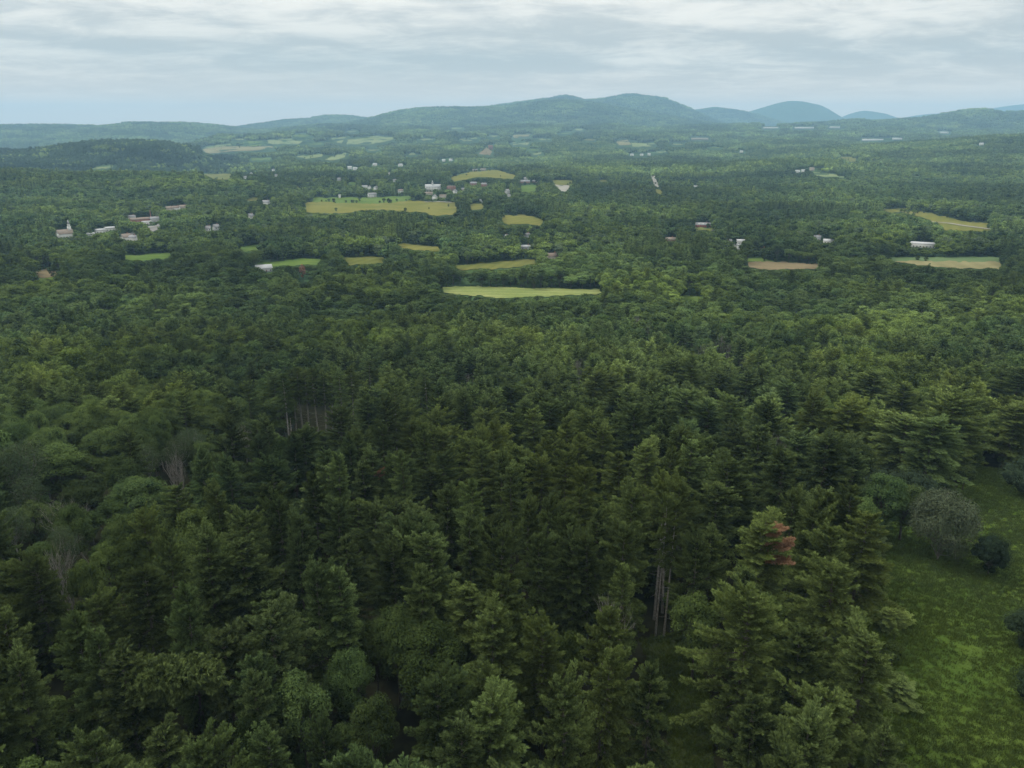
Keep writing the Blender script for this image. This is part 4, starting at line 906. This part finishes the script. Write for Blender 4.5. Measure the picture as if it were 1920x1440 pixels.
for ty, args in (('a', dict(h=19., spread=.55, depth=5)), ('a2', dict(h=19., spread=.42, depth=5, stems=2)), ('trio', dict(h=19., spread=.30, stems=6, depth=5, up=.5)), ('b', dict(h=9., spread=.9, stems=2, depth=5, up=.05, r0=.16))):
    BP[ty] = bare(500+len(BP), **args)
def snag(seed, h):
    rg = np.random.default_rng(seed); tr = MB(); br = MB(); tube(tr, [(0, 0, -.3), (.1, 0, h*.5), (.25, .1, h)], [.26, .17, .05], 6)
    for k in range(46):
        zz_ = rg.uniform(.25, .97)*h; a = rg.uniform(0, 2*pi); l = rg.uniform(.5, 2.2)*(1.3-zz_/h)
        tube(br, [(.1, 0, zz_), (cos(a)*l, sin(a)*l, zz_+rg.uniform(-.25, .2)*l)], [.035, .01], 3)
    return tr, br
BP['snag'] = snag(9, 20.)
M_SNAG = M_GREYB
BPM = {k: (a.mesh('trunk', [M_SNAG]), b.mesh('branches', [M_SNAG])) for k, (a, b) in BP.items()}
BH = {}
for k, (a, b) in BP.items(): BH[k] = np.concatenate(b.v)[:, 2].max(); 
# every tree has its own copy of the parts (mesh data shared)
NAME = {'pine': 'pine_tree', 'leaf': 'leafy_tree', 'pale': 'thin_leaved_tree', 'pole': 'pole_pine_tree', 'bare': 'bare_tree', 'shrub': 'shrub'}
for q in ind:
    e = bpy.data.objects.new(NAME[q['kind']], None); link(e); e.location = (q['x'], q['y'], q['z']-.15); e.empty_display_size = 1
    rz = rng.uniform(0, 2*pi); e.rotation_euler = (rng.normal()*.02, rng.normal()*.02, rz)
    if q['kind'] == 'bare':
        ty = q['ty']; ty = 'a2' if ty == 'a' and q['n'] % 2 else ty; ms = BPM[ty]; s = q['h']/BH[ty]; e.scale = (s, s, s); names = ('trunk', 'branches')
        lb = q['label']; cat = 'bare tree'
    else:
        if q['kind'] == 'shrub': pk = q['ty']; lb = SHL[q['n']]; cat = 'shrub'
        else:
            pk = q['kind']+str(int(rng.integers(0, {'pine': 6, 'leaf': 4, 'pale': 2, 'pole': 2}[q['kind']]))); lb = q['label']; cat = 'pine' if q['kind'] in ('pine', 'pole') else 'tree'
        pr = PROTO[pk]; s = float(np.clip(q['r']/pr['r'], .55, 1.7)); e.scale = (s, s, q['h']/pr['h']); ms = (pr['trunk'], pr['crown']); names = ('trunk', 'crown')
    meta(e, lb, cat, GRP.get(q['kind'], 'bushes by the meadow'))
    for nm, me in zip(names, ms):
        o = bpy.data.objects.new(nm, me); link(o); o.parent = e
    if q['kind'] == 'pine' and 'n' in q and (q['px'], q['py']) in ((1428, 980), (700, 850)):
        rg = np.random.default_rng(3); b = MB(); w_ = MB(); big = q['py'] == 980; e.rotation_euler = (0, 0, 0); e.scale = (s*1.15, s*1.15, e.scale[2])
        for k in range(26 if big else 5):
            zz_ = rg.uniform(.66, .97)*pr['h']; l = rg.uniform(2.4, 4.2)*(1.25-zz_/pr['h'])/.42*(1.25 if big else .85); a = rg.uniform(-1.15, .25); el = rg.uniform(.35, .8)
            dr = np.array([cos(a)*cos(el), sin(a)*cos(el), sin(el)]); ss = np.linspace(.25, 1, 9)
            tube(w_, [(0, 0, zz_), dr*l+[0, 0, zz_]], [.05, .02], 4)
            for v in ss:
                for sg in (-1, 0, 1):
                    ld = unit(dr+np.array([-sin(a), cos(a), 0])*sg*.9); m_ = 5; u = np.linspace(.2, 1, m_)[:, None]*(1.25-v)*1.5
                    PP = np.repeat([0, 0, zz_]+dr*l*v+ld*u, 5, 0); DD = unit(ld+rg.normal(size=PP.shape)*.5+[0, 0, .2]); blade1(b, PP, DD, .45, .11, rg.uniform(0, 1, len(PP)), rg)
        o = part('dead_branches', b, M_RUST, e); o['label'] = 'rusty red dead foliage'; part('twigs', w_, M_BARK, e)
    if q['kind'] == 'pine' and 'n' in q and (q['px'], q['py']) == (225, 1235):
        tr2, cr2 = pine(77, 9., 2.6, .1, ws=.5); o = bpy.data.objects.new('side_branch', cr2.mesh('side_branch', [M_PINE])); link(o); o.parent = e
        e.rotation_euler = (0, 0, 0); o.rotation_euler = (0, radians(78), 0); o.location = (.5, 0, pr['h']*.86)
# red tree far off and its like
x, y, ok = hit([569], [531]); z0 = float(H(x[0], y[0]))
e = link(bpy.data.objects.new('leafy_tree', None)); e.location = (x[0], y[0], z0); e.scale = (.62, .62, 1.0); meta(e, 'rust red dying tree above the forest below the grey barn', 'tree')
_rt, _rc = broad(610, 17., 5., nl=20, lv=120, sz=.5, cb=.25)
for nm, mb_, mm in (('trunk', _rt, M_BARK), ('crown', _rc, M_RUST)): part(nm, mb_, mm, e)
raster([(562,512),(577,512),(577,530),(562,530)])
# ------------------------------------------------------------------ the woods past the limit
C_PH = srccol('pine_source', [(PROTO['pine%d' % k]['pair'], PROTO['pine%d' % k]['mats']) for k in range(6)])
C_LH = srccol('leaf_source', [(PROTO['leaf%d' % k]['pair'], PROTO['leaf%d' % k]['mats']) for k in range(4)]+[(PROTO['pale%d' % k]['pair'], PROTO['pale%d' % k]['mats']) for k in range(2)])
C_PM = srccol('pine_mid', [(lod('pine', k), [M_BARK, M_PINE]) for k in range(4)])
C_LM = srccol('leaf_mid', [(lod('leaf', k), [M_BARK, M_LEAF]) for k in range(4)])
C_F = srccol('wood_far', [(lod('leaf_far', k), [M_BARK, M_LEAF]) for k in range(6)]+[(lod('pine_far', k), [M_BARK, M_PINE]) for k in range(3)]+[(lod('leaf_far', 9), [M_BARK, M_PALE])])
C_C = srccol('clump_far', [(clump(700+k, k > 3), [M_BARK, M_LEAF if k < 4 else M_PINE]) for k in range(6)]+[(clump(720, True), [M_BARK, M_DARKL])])
def emit(name, qs, col, nvar, r0, h0, off=None):
    if not qs: return
    A_ = np.array([(q['x'], q['y'], q['z']-.2, q['r'], q['h']) for q in qs]); idx = rng.integers(0, nvar, len(qs))
    if off is not None: idx = np.where([q['kind'] == 'pale' for q in qs], off+rng.integers(0, 2, len(qs)), idx)
    s = np.clip(A_[:, 3]/r0, .6, 1.6); scatter(name, A_[:, :3], rng.uniform(0, 2*pi, len(qs)), np.column_stack([s, s, A_[:, 4]/h0]), idx, col)
D1 = 260
emit('pine_wood', [q for q in rest if q['kind'] == 'pine' and q['d'] < D1], C_PH, 6, 5.4, HP)
emit('leafy_wood', [q for q in rest if q['kind'] in ('leaf', 'pale') and q['d'] < D1], C_LH, 4, 5.4, 17.5, 4)
emit('distant_pine_wood', [q for q in rest if q['kind'] == 'pine' and q['d'] >= D1], C_PM, 4, 5.4, HP)
emit('distant_leafy_wood', [q for q in rest if q['kind'] in ('leaf', 'pale') and q['d'] >= D1], C_LM, 4, 5.4, 17.5)
# undergrowth between the near trees
P = grid(28, 300, 4.6, .4); z = H(P[:, 0], P[:, 1]); h = rng.uniform(2.5, 9, len(P)); r = h*.42
k_, h, r = fit(P, z, h, r); k_ &= (rng.random(len(P)) < .28); P, z, h, r = P[k_], z[k_], h[k_], r[k_]
scatter('undergrowth', np.column_stack([P, z]), rng.uniform(0, 6.28, len(P)), np.column_stack([r/5.5, r/5.5, h/18.]), rng.integers(0, 4, len(P)), C_LM)
# middle distance, 470 m to 2.3 km
P = np.concatenate([grid(470, 1000, 8.2, .36), grid(1000, 2350, 9.6, .38)]); x, y = P[:, 0], P[:, 1]; z = H(x, y); n_ = fbm(x/160., y/160., 31, 3)
con = (n_ > .22) | (rng.random(len(P)) < .05); h = np.where(con, rng.uniform(17, 24, len(P)), rng.uniform(10, 19, len(P))*(1+.35*fbm(x/90., y/90., 9, 2)))
r = np.where(con, rng.uniform(3.6, 5.2, len(P)), rng.uniform(4.2, 7.8, len(P)))
k_, h, r = fit(P, z, h, r); k_ &= (rng.random(len(P)) > .04); P, z, h, r, con = P[k_], z[k_], h[k_], r[k_], con[k_]
nearm = P[:, 1] < 800
Pn, zn, hn, rn, cn = P[nearm], z[nearm], h[nearm], r[nearm], con[nearm]
scatter('valley_pines', np.column_stack([Pn, zn])[cn], rng.uniform(0, 6.28, cn.sum()), np.column_stack([rn/5.4, rn/5.4, hn/HP])[cn], rng.integers(0, 4, cn.sum()), C_PM)
scatter('valley_wood', np.column_stack([Pn, zn])[~cn], rng.uniform(0, 6.28, (~cn).sum()), np.column_stack([rn/5.4, rn/5.4, hn/17.5])[~cn], rng.integers(0, 4, (~cn).sum()), C_LM)
Pn, zn, hn, rn, cn = P[~nearm], z[~nearm], h[~nearm], r[~nearm], con[~nearm]
ix = np.where(cn, 6+rng.integers(0, 3, len(Pn)), np.where(rng.random(len(Pn)) < .07, 9, rng.integers(0, 6, len(Pn))))
scatter('village_wood', np.column_stack([Pn, zn]), rng.uniform(0, 6.28, len(Pn)), np.column_stack([rn/6.0, rn/6.0, hn/np.where(cn, 22, 16.5)]), ix, C_F)
# trees standing in and along the open fields
Q = []
for W in WPOLY[2:]:
    lo, hi = W.min(0), W.max(0); n = int(np.clip(np.prod(hi-lo)/2500, 2, 26)); c_ = rng.uniform(lo, hi, (n*3, 2)); c_ = c_[inpoly(c_, W)][:n//6]
    Wf = W[W[:, 1] > np.percentile(W[:, 1], 62)]; e_ = Wf[rng.integers(0, len(Wf), n)]+rng.normal(size=(n, 2))*2.5+[0, 4]; Q += [c_, e_]
Q = np.concatenate(Q); dq = np.hypot(Q[:, 0], Q[:, 1]); s = rng.uniform(.28, .72, len(Q)); okq = (dq > 450) & (dq < 6000)
for (bx, by, br) in BLD: okq &= np.hypot(Q[:, 0]-bx, Q[:, 1]-by) > br
Q, s = Q[okq], s[okq]
scatter('hedge_trees', np.column_stack([Q, H(Q[:, 0], Q[:, 1])-s*4.5]), rng.uniform(0, 6.28, len(Q)), np.column_stack([s*1.15, s*1.15, s*rng.uniform(.8, 1.1, len(s))]), rng.integers(0, 4, len(Q)), C_LM)
# far woods as clumps
P = np.concatenate([grid(2350, 5000, 29, .38, .72), grid(5000, 12500, 44, .38, .72)]); z = H(P[:, 0], P[:, 1]); s = np.where(P[:, 1] > 5000, 1.35, 1.0)*rng.uniform(.8, 1.2, len(P))
qx, qy, _ = project(np.column_stack([P, z+12])); k_, h_, r_ = fit(P, z, 17*s, 24*s); k_ &= (qy < 345); s = s*h_/(17*s)
P, z, s = P[k_], z[k_], s[k_]; n_ = fbm(P[:, 0]/500., P[:, 1]/500., 33, 3)+rng.normal(size=len(P))*.1
n_ = n_+.5*np.exp(-((P[:, 1]-4550)/500)**2)*0; ix = np.where(n_ > .12, 4+rng.integers(0, 2, len(P)), rng.integers(0, 4, len(P)))
ix = np.where((qx[k_] < 440) & (P[:, 1] > 2650) & (P[:, 1] < 4100) & (rng.random(len(P)) < .8), 6, ix)
scatter('far_wood', np.column_stack([P, z-1.5*s]), rng.uniform(0, 6.28, len(P)), np.column_stack([s, s, s*rng.uniform(.75, 1.15, len(P))]), ix, C_C)
# ------------------------------------------------------------------ meadow grass
gm = MB(); rg = np.random.default_rng(8)
def tuft(seed, n, hh, spread):
    rg = np.random.default_rng(seed); b = MB(); P = np.column_stack([rg.normal(size=n)*spread, rg.normal(size=n)*spread, np.zeros(n)]); D = unit(rg.normal(size=(n, 3))*.45+[0, 0, 1.])
    blade1(b, P, D, hh*rg.uniform(.5, 1.2, n), .09, rg.uniform(0, 1, n), rg); e_ = MB(); e_.add([[0, 0, -.1], [.01, 0, -.1], [0, 0, -.05]], [[0, 1, 2]]); return e_, b
C_G = srccol('grass_source', [(tuft(800+k, 26, (.35, .5, .7)[k], (.22, .3, .35)[k]), [M_GRASSB, M_GRASSB]) for k in range(3)])
SW = densify(SHEET, 12); _x, _y, _ = hit(SW[:, 0], SW[:, 1], 0, 3000., 300); W = np.column_stack([_x, _y]); lo, hi = W.min(0), W.max(0); Q = rng.uniform(lo, hi, (int(np.prod(hi-lo)*4.5), 2)); Q = Q[inpoly(Q, W)][:60000]
W = WPOLY[1]; lo, hi = W.min(0), W.max(0); Q2 = rng.uniform(lo, hi, (int(np.prod(hi-lo)*5), 2)); Q = np.concatenate([Q, Q2[inpoly(Q2, W)][:9000]])
dn = fbm(Q[:, 0]/9., Q[:, 1]/9., 60, 3)+rng.normal(size=len(Q))*.12; Q = Q[dn > -.22]
s = rng.uniform(.6, 1.25, len(Q)); scatter('meadow_grass', np.column_stack([Q, H(Q[:, 0], Q[:, 1])]), rng.uniform(0, 6.28, len(Q)), np.column_stack([s, s, s]), rng.integers(0, 3, len(Q)), C_G)
# ------------------------------------------------------------------ haze
hb = MB(); box(hb, -21000, 21000, -21000, 21000, -190, 720); hm, t, out = newmat('haze')
pv = N(t, 'ShaderNodeVolumePrincipled'); pv.inputs['Color'].default_value = (0.42, 0.73, 1.0, 1); pv.inputs['Density'].default_value = 7.8e-5; pv.inputs['Anisotropy'].default_value = 0.0
L(t, pv.outputs[0], out.inputs['Volume'])
ho = meta(link(bpy.data.objects.new('haze', hb.mesh('haze', [hm]))), kind='stuff')
print('INFO trees ind', len(ind), 'rest', len(rest), 'tris', sum(len(m.polygons) for m in bpy.data.meshes))
